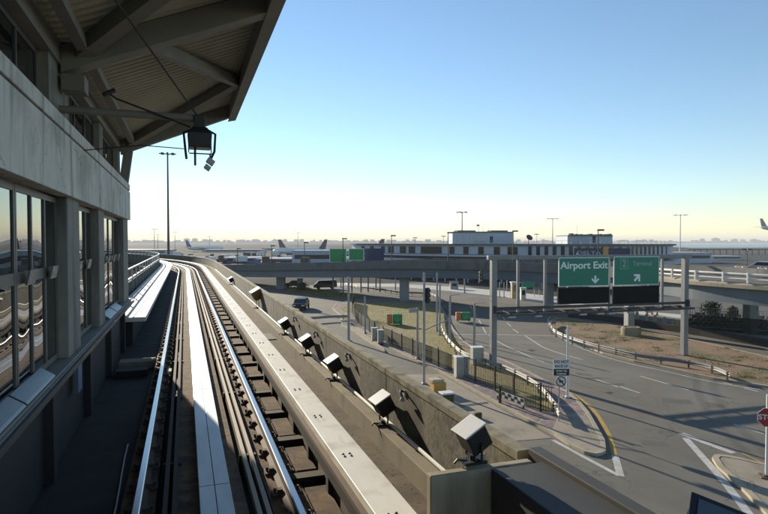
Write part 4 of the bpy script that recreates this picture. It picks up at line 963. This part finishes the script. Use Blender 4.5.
# roof railing
b = MB()
for k in range(0, int(Lt[-1]-14), 2):
    p, e = tpt(k+10); MB().box(p.x-.03,p.x+.03,p.y-.03,p.y+.03,9.05,9.75).build('roof_rail_post', M['steel'], tm)
MB().sweep([(tpt(8+k*3)[0].x, tpt(8+k*3)[0].y) for k in range(int((Lt[-1]-14)/3))], [(-.02,9.74),(-.02,9.79),(.02,9.79),(.02,9.74)]).build('roof_rail', M['steel'], tm)
def pent(x0, xm, x1, yt, d0, dm, d1, label, stuff=True):
    A, B, D = atd(x0, 240, d0), atd(xm, 240, dm), atd(x1, 240, d1); z1_ = zat(yt, dm)
    back = _fh*9
    poly = [A, B, D, D+back, A+back]
    t = thing('rooftop_plant_room', label, 'plant room', (B.x,B.y,9.05))
    MB().prism([(p.x,p.y) for p in poly], 9.06, z1_-.25).build('wall', M['termwall'], t)
    o = .25; MB().prism([(p.x-_fh.x*o,p.y-_fh.y*o) for p in poly], z1_-.25, z1_).build('roof_edge', M['roofmem'], t)
    for i in range(5):
        q = A.lerp(B, .15+.17*i)-_fh*.06; MB().obox((q.x,q.y,10.3), (.08,.06,1.9), -YAW).build('panel_joint', M['termwhite'], t)
    q = B.lerp(D, .15)-_fh*.08; MB().obox((q.x,q.y,10.1), (.9,.1,1.5), -YAW).build('louvre', M['navy'], t)
    return t, z1_
t, z1_ = pent(452.5, 487, 513, 231.5, 138, 136, 139, 'larger rooftop plant room on the left part of the terminal')
for (a, w2) in ((460,2.2),(469,2.6),(495,3.2),(502,2)):
    q = atd(a, 230, 141); MB().box(q.x-w2/2,q.x+w2/2,q.y-1,q.y+1,z1_,z1_+.35).build('roof_unit', M['roofmem'], t)
for (a, yt) in ((478.7,225),(483,221),(489,222)):
    q = atd(a, 228, 140); MB().lathe([(.05,z1_),(.03,zat(yt,140))], (q.x,q.y,0), 6).build('antenna', M['dark'], t)
q = atd(478.7, 225, 140); MB().box(q.x-.5,q.x+.1,q.y-.2,q.y+.2,q.z-.3,q.z+.1).build('antenna_box', M['dark'], t)
t, z1_ = pent(567.5, 590, 612.5, 235, 131, 129, 132, 'smaller rounded plant room on the right part of the terminal roof')
for i in range(9):
    q = atd(571+4.8*i, 235, 131); MB().box(q.x-.35,q.x+.35,q.y-.4,q.y+.4,z1_,z1_+.15+.25*random.random()).build('roof_unit', M['roofmem'], t)
q = atd(577, 228, 133); MB().lathe([(.04,z1_),(.03,zat(226,133))], (q.x,q.y,0), 6).build('antenna', M['dark'], t)
q = atd(528.6, 238, 131); t = thing('satellite_dish', 'dark satellite dish on the terminal roof between the plant rooms', 'satellite dish', (q.x,q.y,9.05))
ds_ = MB().lathe([(.02,0),(.4,.05),(.65,.18),(.78,.32)], (0,0,0), 20); rm = Matrix.Rotation(R(55), 3, 'X'); ds_.v = [tuple(rm @ Vector(v)+Vector((0,-.1,1.3))) for v in ds_.v]; ds_.f = ds_.f[:-1]
o = ds_.build('dish', M['dark'], None, smooth=True); o.parent = t; loc(MB().tube([(0,0,0),(0,0,1.2)], .07, 8), 'mast', 'dark', t); loc(MB().tube([(0,-.1,1.3),(0,-.75,1.8)], .03, 6), 'feed_arm', 'dark', t)
# banner
p, e = tpt(col_at(601)); n = Vector((e.y,-e.x,0)); c = p+n*.9; bw = 11.6
bn = thing('terminal_banner', 'wide navy name banner on the terminal wall behind the gantry signs', 'banner', (c.x,c.y,6.4)); bn.rotation_euler = (0,0,math.atan2(e.y,e.x))
loc(MB().box(-bw/2,bw/2,-.05,.05,0,1.75), 'panel', 'navy', bn); loc(MB().box(-bw/2-.15,-bw/2,-.08,.08,0,2.2).box(bw/2,bw/2+.15,-.08,.08,0,2.2), 'side_post', 'termwhite', bn)
text('lettering', 'DELTA', 1.1, M['cargrey'], bn, (-2.7,-.06,.72), depth=.01, sx=1.5); text('lettering', 'TERMINAL 2', .62, M['tailred'], bn, (3.1,-.06,.9), depth=.01)
loc(MB().add([(-5.4,-.07,.4),(-4.7,-.07,.4),(-5.05,-.07,1.05),(-5.4,-.06,.4),(-4.7,-.06,.4),(-5.05,-.06,1.05)], [(0,1,2),(5,4,3)]), 'emblem', 'legend', bn)
loc(MB().box(.2,1.3,-.07,-.055,.2,2.1), 'gold_panel', 'yellow', bn)

# booths and signs in front of the terminal
def small_box(name, a, b, w2, d2, h, m, label, cat, roof=None, z0=0):
    p = at(a, b, z0); t = thing(name, label, cat, (p.x,p.y,z0)); t.rotation_euler = (0,0,-YAW)
    loc(MB().box(-w2/2,w2/2,-d2/2,d2/2,0,h), 'body', m, t, bevel=.03); loc(MB().box(-w2/2-.12,w2/2+.12,-d2/2-.12,d2/2+.12,h,h+.15), 'roof', roof or m, t); loc(MB().box(-w2*.3,w2*.3,-d2/2-.03,-d2/2,h*.45,h*.85), 'window', 'termglass', t); return t
small_box('toll_booth', 515, 298, 1.3, 1.3, 2.6, 'tan', 'tan booth with flat roof on the frontage strip', 'booth', 'white')
small_box('toll_booth', 523, 300, .8, .8, 1.9, 'white', 'smaller white booth right of the tan booth', 'booth')
small_box('kiosk', 454, 289, 1.6, 1.2, 1.4, 'cargrey', 'grey kiosk under the terminal canopy', 'kiosk')
for i, (a, y, w2) in enumerate(((531,284,3.2),(541,286,2.6))):
    d = 100; q = atd(a, y, d); t = thing('teal_sign', ('left' if i == 0 else 'right')+' teal green sign panel in front of the terminal doors', 'sign', (q.x,q.y,0)); t.rotation_euler = (0,0,-YAW)
    loc(MB().box(-w2/2,w2/2,-.05,.05,q.z-.6,q.z+.6), 'panel', 'green' if i == 0 else 'girder', t)
    for x_ in (-w2/2+.15, w2/2-.15): loc(MB().box(x_-.05,x_+.05,-.03,.03,0,q.z-.6), 'leg', 'steel', t)
for (x, y, z) in ((499.5,282,297),(504,282,297)):
    pole(x, z, y, .09, 'pale thin post left of the tan booth' if x < 501 else 'pale thin post nearest the tan booth')
pole(376, 290, 275, .12, 'dark lamp pole left of the big flyover pier', 'dark'); pole(395.5, 292, 275, .12, 'pale pole close beside the big flyover pier')
pole(341, 288, 276, .12, 'pale pole left of the big flyover pier near the parking area')
pole(507, 291, 275, .12, 'thin pole behind the gantry left bay')

# bollards, cones, carts fence and shrubs under the right flyover
bo = None
LB = ['leftmost','second','third','fourth','fifth','sixth','seventh and rightmost']
for i, (a, b) in enumerate(((626,318),(637,320),(646.5,322.5),(655,324),(664.5,326),(673.5,328),(678,329))):
    p = at(a, b); lab = LB[i]+' pale concrete bollard in the row under the flyover'
    if bo is None:
        bo = thing('bollard', lab, 'bollard', (p.x,p.y,0), 'concrete bollards under the flyover'); loc(MB().lathe([(.2,0),(.2,.85),(.14,1.0),(.05,1.03)], (0,0,0), 12), 'shaft', 'tan', bo, smooth=True); loc(MB().lathe([(.26,0),(.26,.08)], (0,0,0), 12), 'foot', 'concrete', bo)
    else: dup(bo, (p.x,p.y,0), label=lab)
cnx = None
for i, (a, b) in enumerate(((647,314.5),(652,314.5),(657,315.5))):
    p = at(a, b); lab = ('left','middle','right')[i]+' orange traffic cone behind the bollards'
    if cnx is None:
        cnx = thing('traffic_cone', lab, 'traffic cone', (p.x,p.y,0), 'traffic cones'); loc(MB().lathe([(.16,.03),(.03,.75)], (0,0,0), 12), 'cone', 'orange', cnx, smooth=True); loc(MB().box(-.2,.2,-.2,.2,0,.03), 'foot', 'orange', cnx)
    else: dup(cnx, (p.x,p.y,0), label=lab)
fence([(683,329),(710,331),(740,334),(800,340)], 1.7, 'front dark picket fence under the right flyover', name='picket_fence', infill='mesh', picket=.22, m='dark', sp=3)
fence([(690,323),(720,325),(760,328),(820,333)], 1.9, 'second picket fence with pale bars under the right flyover', name='picket_fence', infill=None, picket=.24, m='steel', sp=3)
# luggage carts
def cart(loc_, rz, label):
    t = thing('luggage_cart', label, 'cart', loc_, 'luggage carts parked in rows'); t.rotation_euler = (0,0,rz)
    loc(MB().box(-.3,.3,-.5,.5,.2,.25), 'tray', 'steel', t); loc(MB().tube([(-.28,.45,.2),(-.28,.55,1.1),(.28,.55,1.1),(.28,.45,.2)], .025, 6), 'handle', 'dark', t)
    for s_ in ((-.25,-.4),(.25,-.4),(0,.4)): loc(MB().lathe([(.09,-.02),(.09,.02)], (s_[0],s_[1],.09), 10, 'X'), 'wheel', 'tyre', t)
    loc(MB().box(-.28,.28,.38,.42,.45,.75), 'basket', 'dark', t); return t
c0 = None; RW = ['front','second','third','back']; CN = ['first','second','third','fourth','fifth','sixth','seventh','eighth','ninth','tenth','eleventh','twelfth','thirteenth','fourteenth','fifteenth','sixteenth']
for r_ in range(4):
    for k in range(14):
        p = at(690+6.0*k+r_*3, 328.5-r_*3.2+k*.35, 0); lab = '%s luggage cart from the left in the %s row under the flyover' % (CN[k], RW[r_])
        if c0 is None: c0 = cart((p.x,p.y,0), -YAW, lab)
        else: dup(c0, (p.x,p.y,0), rz=-YAW+random.uniform(-.2,.2), label=lab)
def shrub(p, r_, h, label, name='shrub', n=900, trunk=True):
    t = thing(name, label, 'shrub', (p.x,p.y,0)); b = MB()
    blobs = [(random.uniform(-.5,.5)*r_, random.uniform(-.5,.5)*r_, h*random.uniform(.45,.8), r_*random.uniform(.35,.6)) for _ in range(9)]
    for i in range(n):
        bx, by, bz, br_ = random.choice(blobs); v = Vector((random.gauss(0,1),random.gauss(0,1),random.gauss(0,1))).normalized()*br_*random.uniform(.6,1.1); c = Vector((bx,by,bz))+v
        a = Vector((random.gauss(0,1),random.gauss(0,1),random.gauss(0,1))).normalized()*.11; d = v.cross(a).normalized()*.08 if v.cross(a).length > 0 else a
        b.add([c-a, c+d, c+a, c-d], [(0,1,2,3)])
    loc(b, 'foliage', 'leaf', t); loc(MB().tube([(0,0,0),(.05,.02,h*.4),(0,.05,h*.7)], [.09,.06,.02], 7), 'trunk', 'bark', t)
shrub(at(711,322), 1.3, 2.6, 'larger dark shrub under the right flyover'); shrub(at(733,322), .8, 1.9, 'smaller dark shrub right of the larger one')
shrub(at(302,292), 1.5, 1.6, 'low dark shrub beside the left flyover pier')
# dark strip added behind the verge, standing in for the flyover shadow
hw_ = px([(568,317),(600,320.5),(640,326.5),(700,336),(768,347.5),(830,357)])
hw2 = [Vector((p.x,p.y,0)) for p in hw_]
tag(MB().sweep([(p.x,p.y) for p in hw2], [(0,0),(0,.7),(-.3,.7),(-.3,0)]).build('shadow_strip', M['darkwall']), 'long low dark strip behind the brown verge, added as flyover shadow', 'wall')

# vehicles
def car(loc_, rz, body, label, van=False):
    t = thing('parked_car', label, 'car', loc_); t.rotation_euler = (0,0,rz)
    P = [(-2.2,.35),(-2.25,.75),(-2.1,.98),(-1.25,1.05),(-.65,1.5),(1.2,1.55),(1.95,1.05),(2.2,.95),(2.25,.4)] if not van else [(-2.3,.35),(-2.35,.9),(-1.9,1.1),(-1.3,1.75),(2.2,1.85),(2.35,1.1),(2.35,.4)]
    n = len(P); v = []
    for y, ins in ((-.88,0),(.88,0)): v += [(a, y*(.82 if b > 1.2 else 1), b) for a, b in P]
    loc(MB().add(v, [tuple(range(n)), tuple(range(n,2*n))[::-1]]+[(i,(i+1)%n,n+(i+1)%n,n+i) for i in range(n)]), 'body', body, t, bevel=.06)
    for s_ in (-1, 1): loc(MB().add([(a, s_*.87, b) for a, b in ((-1.05,1.0),(-.6,1.42),(1.15,1.45),(1.6,1.03))]+[(a, s_*.80, b) for a, b in ((-1.05,1.0),(-.6,1.42),(1.15,1.45),(1.6,1.03))], [(0,1,2,3),(7,6,5,4),(0,4,5,1),(1,5,6,2),(2,6,7,3),(3,7,4,0)]), 'side_window', 'carglass', t)
    for x in (-1.4, 1.4):
        for y in (-.85, .85): loc(MB().lathe([(.2,-.11),(.33,-.1),(.33,.1),(.2,.11)], (x,y,.33), 16, 'Y'), 'wheel', 'tyre', t, smooth=True)
    for y in (-.6, .6): loc(MB().box(-2.3,-2.2,y-.18,y+.18,.66,.82), 'headlight', 'white', t)
    return t
q = at(325, 289); car((q.x,q.y,0), -YAW+R(12), 'carbody', 'dark sport utility vehicle beyond the grass strip under the flyover', True)
q = at(295, 287.5); car((q.x,q.y,0), -YAW+R(5), 'carred', 'maroon car left of the dark utility vehicle')
q = at(301, 309); car((q.x,q.y,0), R(70), 'carbody', 'dark car on the side road close to the parapet')
q = atd(772, 268, 62); car((q.x,q.y,5.85), R(110), 'cargrey', 'grey car on the flyover at the right edge of the picture')

# ================================================================ BEYOND
def mast(a, yt, d, label, r_=.3, heads=8, hr_=1.6, m='steel', yb=None, round_=True):
    q = atd(a, 250, d); zt = zat(yt, d); t = thing('light_mast', label, 'light mast', (q.x,q.y,0))
    loc(MB().lathe([(r_*1.3,0),(r_,.5),(r_*.55,zt-.4),(r_*.3,zt+.2)], (0,0,0), 10), 'shaft', m, t, smooth=True)
    b = MB(); b.lathe([(hr_*.35,zt-.25),(hr_*.35,zt-.1)], (0,0,0), 12); loc(b, 'ring', 'dark', t)
    for k in range(heads):
        an = 2*math.pi*k/heads; x, y = math.cos(an)*hr_, math.sin(an)*hr_
        o = MB().bar((0,0,zt-.15), (x,y,zt-.1), .1, .1); o.obox((x,y,zt-.1), (.7,.5,.28), an); loc(o, 'lamp_head', 'dark', t)
    return t
mast(168.5, 153.5, 170, 'tall high light mast rising beyond the end of the station', .38, 8, 2.0, 'dark')
mast(154.5, 229, 420, 'light mast left of the tall mast', .3, 6, 2.2); mast(158, 234.5, 560, 'fainter light mast just left of the tall mast', .3, 6, 2)
mast(175, 232, 520, 'light mast just right of the tall mast', .3, 6, 2); mast(209.5, 236.5, 700, 'faint far mast above the curving track', .35, 6, 2)
mast(298, 233, 520, 'thin mast between the aircraft tails', .25, 6, 1.8); mast(462, 212, 185, 'light mast with angled floodlights behind the larger plant room', .25, 5, 1.5, 'dark')
mast(552.5, 218.5, 330, 'tall mast behind the terminal between the plant rooms', .35, 8, 3.0); mast(680, 215, 330, 'tall mast right of the terminal end', .35, 8, 3.4)
mast(747.5, 249, 120, 'short post lamp on the right airfield edge', .1, 3, .5, 'dark'); mast(415, 237.5, 220, 'small lamp mast behind the terminal roof left part', .1, 3, .5); mast(443.5, 236, 220, 'small lamp mast just left of the larger plant room', .1, 3, .5); mast(536.5, 234, 220, 'small lamp mast right of the satellite dish', .1, 3, .5)

def plane(loc_, rz, label, L=38, r_=1.95, tail='tailred', z=3.6, name='airliner'):
    t = thing(name, label, 'airliner', (loc_[0],loc_[1],loc_[2])); t.rotation_euler = (0,0,rz)
    prof = [(.15,-L*.5),(.9,-L*.48),(1.6,-L*.44),(r_,-L*.38),(r_,L*.2),(r_*.85,L*.33),(r_*.45,L*.45),(.15,L*.5)]
    b = MB().lathe([(a, h) for a, h in prof], (0,0,z), 16, 'X'); loc(b, 'fuselage', 'planewhite', t, smooth=True)
    zb = MB().lathe([(a*.93, h) for a, h in prof[1:-1]], (0,0,z-.22), 16, 'X'); loc(zb, 'belly', 'planegrey', t, smooth=True)
    loc(MB().add([(L*.36,-.2,z+1.2),(L*.49,-.2,z+1.0),(L*.53,-.1,z+7.6),(L*.47,-.1,z+7.6),(L*.36,.2,z+1.2),(L*.49,.2,z+1.0),(L*.53,.1,z+7.6),(L*.47,.1,z+7.6)], [(0,1,2,3),(7,6,5,4),(0,4,5,1),(1,5,6,2),(2,6,7,3),(3,7,4,0)]), 'tail_fin', tail, t)
    for s_ in (-1, 1):
        loc(MB().add([(-L*.12,s_*1.6,z-.9),(L*.06,s_*1.6,z-.9),(L*.14,s_*L*.44,z+.3),(L*.1,s_*L*.44,z+.3),(-L*.12,s_*1.6,z-.4),(L*.06,s_*1.6,z-.5),(L*.14,s_*L*.44,z+.45),(L*.1,s_*L*.44,z+.45)], [(0,1,2,3),(7,6,5,4),(0,4,5,1),(1,5,6,2),(2,6,7,3),(3,7,4,0)]), 'wing', 'planegrey', t)
        loc(MB().lathe([(.9,-2.2),(1.05,-1),(.8,1.6)], (-L*.08,s_*L*.16,z-1.7), 12, 'X'), 'engine', 'planewhite', t, smooth=True)
        loc(MB().add([(L*.42,s_*.5,z+.6),(L*.49,s_*.5,z+.6),(L*.52,s_*L*.17,z+.9),(L*.49,s_*L*.17,z+.9),(L*.42,s_*.5,z+.85),(L*.49,s_*.5,z+.85),(L*.52,s_*L*.17,z+1),(L*.49,s_*L*.17,z+1)], [(0,1,2,3),(7,6,5,4),(0,4,5,1),(1,5,6,2),(2,6,7,3),(3,7,4,0)]), 'tailplane', 'planegrey', t)
    if z < 5:
        for x, y in ((-L*.38,0),(L*.03,2.6),(L*.03,-2.6)): loc(MB().box(x-.15,x+.15,y-.15,y+.15,.6,z-1).lathe([(.55,-.3),(.55,.3)], (x,y,.55), 12, 'Y'), 'landing_gear', 'dark', t)
    return t
def pl_at(a, d, right, label, L=36, **k):
    q = atd(a, 250, d); e = _rv*(L*.5); p = q+e if right else q-e
    return plane((p.x,p.y,0), (R(180)-YAW) if right else -YAW, label, L=L, **k)
pl_at(279.5, 400, True, 'parked airliner with red and dark tail seen between the far tower blocks')
pl_at(326, 390, False, 'parked airliner with dark red tail close to the far green signs')
pl_at(186.5, 560, True, 'distant parked airliner with blue tail above the curving track', tail='bluepaint')
pl_at(383, 330, False, 'airliner mostly hidden behind the left end of the terminal')
q = atd(782, 228, 470); plane((q.x,q.y,q.z-3.6), R(180)-YAW+R(8), 'airliner flying low at the right edge of the sky', z=3.6, tail='planegrey').rotation_euler = (0,R(0),R(180)-YAW+R(8))

def block(name, a0, a1, yt, yb, d, m, label, cat, depth=20, bands=True):
    p, q = atd(a0, yt, d), atd(a1, yt, d); w2 = (a1-a0)*d/F_PX; zt = p.z; zb = max(0, zat(yb, d)) if yb else 0
    c = p.lerp(q, .5)+_fh*depth/2; t = thing(name, label, cat, (c.x,c.y,0)); t.rotation_euler = (0,0,-YAW)
    loc(MB().box(-w2/2,w2/2,-depth/2,depth/2,0,zt-.5), 'wall', m, t); loc(MB().box(-w2/2-.4,w2/2+.4,-depth/2-.4,depth/2+.4,zt-.5,zt), 'roof', 'termwhite', t)
    if bands: loc(MB().box(-w2/2+1,w2/2-1,-depth/2-.15,-depth/2,zt*.45,zt*.72), 'window_strip', 'termglass', t)
    return t
block('hangar', 222, 256, 257.5, None, 260, 'bluepaint', 'long blue low hangar beyond the flyover', 'hangar')
block('hangar', 257, 300, 258.5, None, 240, 'bluepaint', 'dull blue shed right of the long blue hangar', 'hangar', bands=True)
block('concourse', 292, 352, 250.5, None, 230, 'paleblue', 'pale blue concourse left of the far green signs', 'concourse', 16)
block('concourse', 105, 166, 249.5, None, 400, 'paleblue', 'pale concourse seen over the walkway railing', 'concourse')
block('concourse', 205, 262, 249.5, None, 520, 'paleblue', 'faint white concourse beyond the blue hangar', 'concourse')
block('concourse', 262, 330, 248.0, None, 640, 'paleblue', 'farthest pale concourse behind the parked airliners', 'concourse')
block('terminal_annex', 672, 712, 252.5, None, 260, 'paleblue', 'pale blue annex right of the terminal end', 'annex')
block('terminal_annex', 640, 690, 256.5, None, 175, 'termwall', 'low grey blue annex in front of the terminal end', 'annex', 10)
block('depot', 712, 742, 256, None, 300, 'paleblue', 'pale depot on the right airfield', 'depot', 12)
# apron vehicles
av = None; cols = [('truck','white')]
AV = ['leftmost','second','third','fourth','fifth','sixth','seventh','eighth','ninth','tenth','eleventh','twelfth','thirteenth','rightmost']
for i in range(14):
    q = atd(176+i*12.5+random.uniform(-3,3), 255, random.uniform(225, 420)); lab = AV[i]+' boxy white service truck on the apron beyond the flyover'
    if av is None:
        av = thing('service_truck', lab, 'service truck', (q.x,q.y,0), 'apron service trucks'); loc(MB().box(-3,1.6,-1.2,1.2,.8,3.3), 'box_body', 'white', av); loc(MB().box(1.7,3,-1.1,1.1,.7,2.3), 'cab', 'cargrey', av)
        for x in (-2, 2): 
            for y in (-1.1, 1.1): loc(MB().lathe([(.45,-.15),(.45,.15)], (x,y,.45), 12, 'Y'), 'wheel', 'tyre', av)
    else: dup(av, (q.x,q.y,0), rz=random.uniform(0,3), label=lab)
tv = None; ORD = AV[:-1]+['fourteenth','fifteenth','sixteenth','seventeenth','eighteenth','nineteenth','rightmost']
for i in range(20):
    q = atd(172+i*8.3+random.uniform(-3,3), 255, random.uniform(190, 330)); lab = ORD[i]+' small dark tug on the apron beyond the flyover'
    if tv is None:
        tv = thing('baggage_tug', lab, 'tug', (q.x,q.y,0), 'baggage tugs on the apron'); loc(MB().box(-1.6,1.6,-.8,.8,.4,1.2), 'body', 'carred', tv, bevel=.05); loc(MB().box(-.6,.7,-.7,.7,1.2,2.1), 'cab', 'dark', tv, bevel=.05)
        for x in (-1, 1):
            for y in (-.8, .8): loc(MB().lathe([(.4,-.12),(.4,.12)], (x,y,.4), 12, 'Y'), 'wheel', 'tyre', tv)
    else: dup(tv, (q.x,q.y,0), rz=random.uniform(0,3), label=lab, scale=(random.uniform(1,2.2),)*3)
# jersey barriers and objects on right airfield edge
jb = None
for i in range(5):
    q = atd(738+8*i, 268, 66-i*1.5); lab = ('first','second','third','fourth','fifth')[i]+' white barrier block from the left behind the flyover rail'
    z_ = 5.82
    if jb is None:
        jb = thing('jersey_barrier', lab, 'barrier', (q.x,q.y,z_), 'white barrier blocks on the flyover'); bb = MB().add([(x*.95,y,z) for x in (-.45,.45) for (y,z) in ((-.25,0),(.25,0),(.1,.4),(.08,.95),(-.08,.95),(-.1,.4))], [tuple(range(6)),tuple(range(6,12))[::-1]]+[(i2,(i2+1)%6,6+(i2+1)%6,6+i2) for i2 in range(6)]); loc(bb, 'block', 'white', jb, bevel=.02); loc(MB().box(-.2,.2,-.02,.02,.955,1.1), 'reflector', 'orange', jb)
    else: dup(jb, (q.x,q.y,z_), rz=-YAW, label=lab)
# jetty over the bay
q0, q1 = atd(688, 249.6, 420), atd(900, 249.6, 420); jt = thing('approach_jetty', 'long dark elevated jetty across the bay at right', 'jetty', (q0.x,q0.y,0))
MB().bar((q0.x,q0.y,q0.z), (q1.x,q1.y,q0.z), 2, .6).build('deck', M['jetty'], jt)
for k in range(34): p = q0.lerp(q1, k/33); MB().box(p.x-.25,p.x+.25,p.y-.25,p.y+.25,-1,q0.z-.3).build('pile', M['jetty'], jt)
# skyline
SK = [(172.3,176,241.6),(184.2,189.2,239),(192.4,197.2,239),(199.8,202.5,241.6),(204.6,208,240.4),(208.6,212,240.6),(245,248.3,241),(273,276.6,239.8),(283,287,239.8),(339.5,348,241.2),(352,361.5,241.2),(700,704,239.2),(712,719,238.6),(733,737,239.4),(752,756,239.6),(318,324,242)]
for i, (a0, a1, yt) in enumerate(SK):
    d = 5600; w2 = (a1-a0)*d/F_PX; h = (242-yt)*d/F_PX+9.5; q = atd((a0+a1)/2, 242, d)
    nm = ['leftmost', 'tall first twin', 'tall second twin', 'low', 'third pair left', 'third pair right', 'lone', 'left of the tail', 'right of the tail', 'wide left', 'wide right', 'right shore first', 'right shore wide', 'right shore third', 'right shore last', 'low middle'][i]
    t = thing('tower_block', 'hazy distant tower block on the far shore, '+nm, 'tower block', (q.x,q.y,2)); t.rotation_euler = (0,0,-YAW)
    loc(MB().box(-w2/2,w2/2,-15,15,0,h), 'wall', 'skyline', t); loc(MB().box(-w2/5,w2/5,-5,5,h,h+6), 'roof_hut', 'skyline', t)
b = MB()
for k in range(420):
    a = -250+3.1*k+random.uniform(-1,1); q = atd(a, 242, 5450+random.uniform(-80,80)); h = 14+random.random()**2*22; w2 = random.uniform(20,60); b.obox((q.x,q.y,h/2), (w2,20,h), -YAW)
tag(b.build('far_town', M['skyline']), 'hazy line of far trees and low buildings along the opposite shore', 'far shore', kind='stuff')

# ================================================================ AIR
hz = bpy.data.materials.new('haze'); hz.use_nodes = True; n = hz.node_tree.nodes; n.remove(n['Principled BSDF'])
pvn = n.new('ShaderNodeVolumePrincipled'); pvn.inputs['Color'].default_value = (.95,.97,1,1); pvn.inputs['Density'].default_value = .00016; pvn.inputs['Anisotropy'].default_value = 0
hz.node_tree.links.new(pvn.outputs[0], n['Material Output'].inputs['Volume'])
h = MB().box(-12500, 12500, -400, 9600, -3, 75).build('haze', hz); tag(h, 'thin pale haze in the air over the airfield', 'haze', kind='stuff')
for o in C.objects:
    for k_ in ('_top', '_d'):
        if k_ in o: del o[k_]
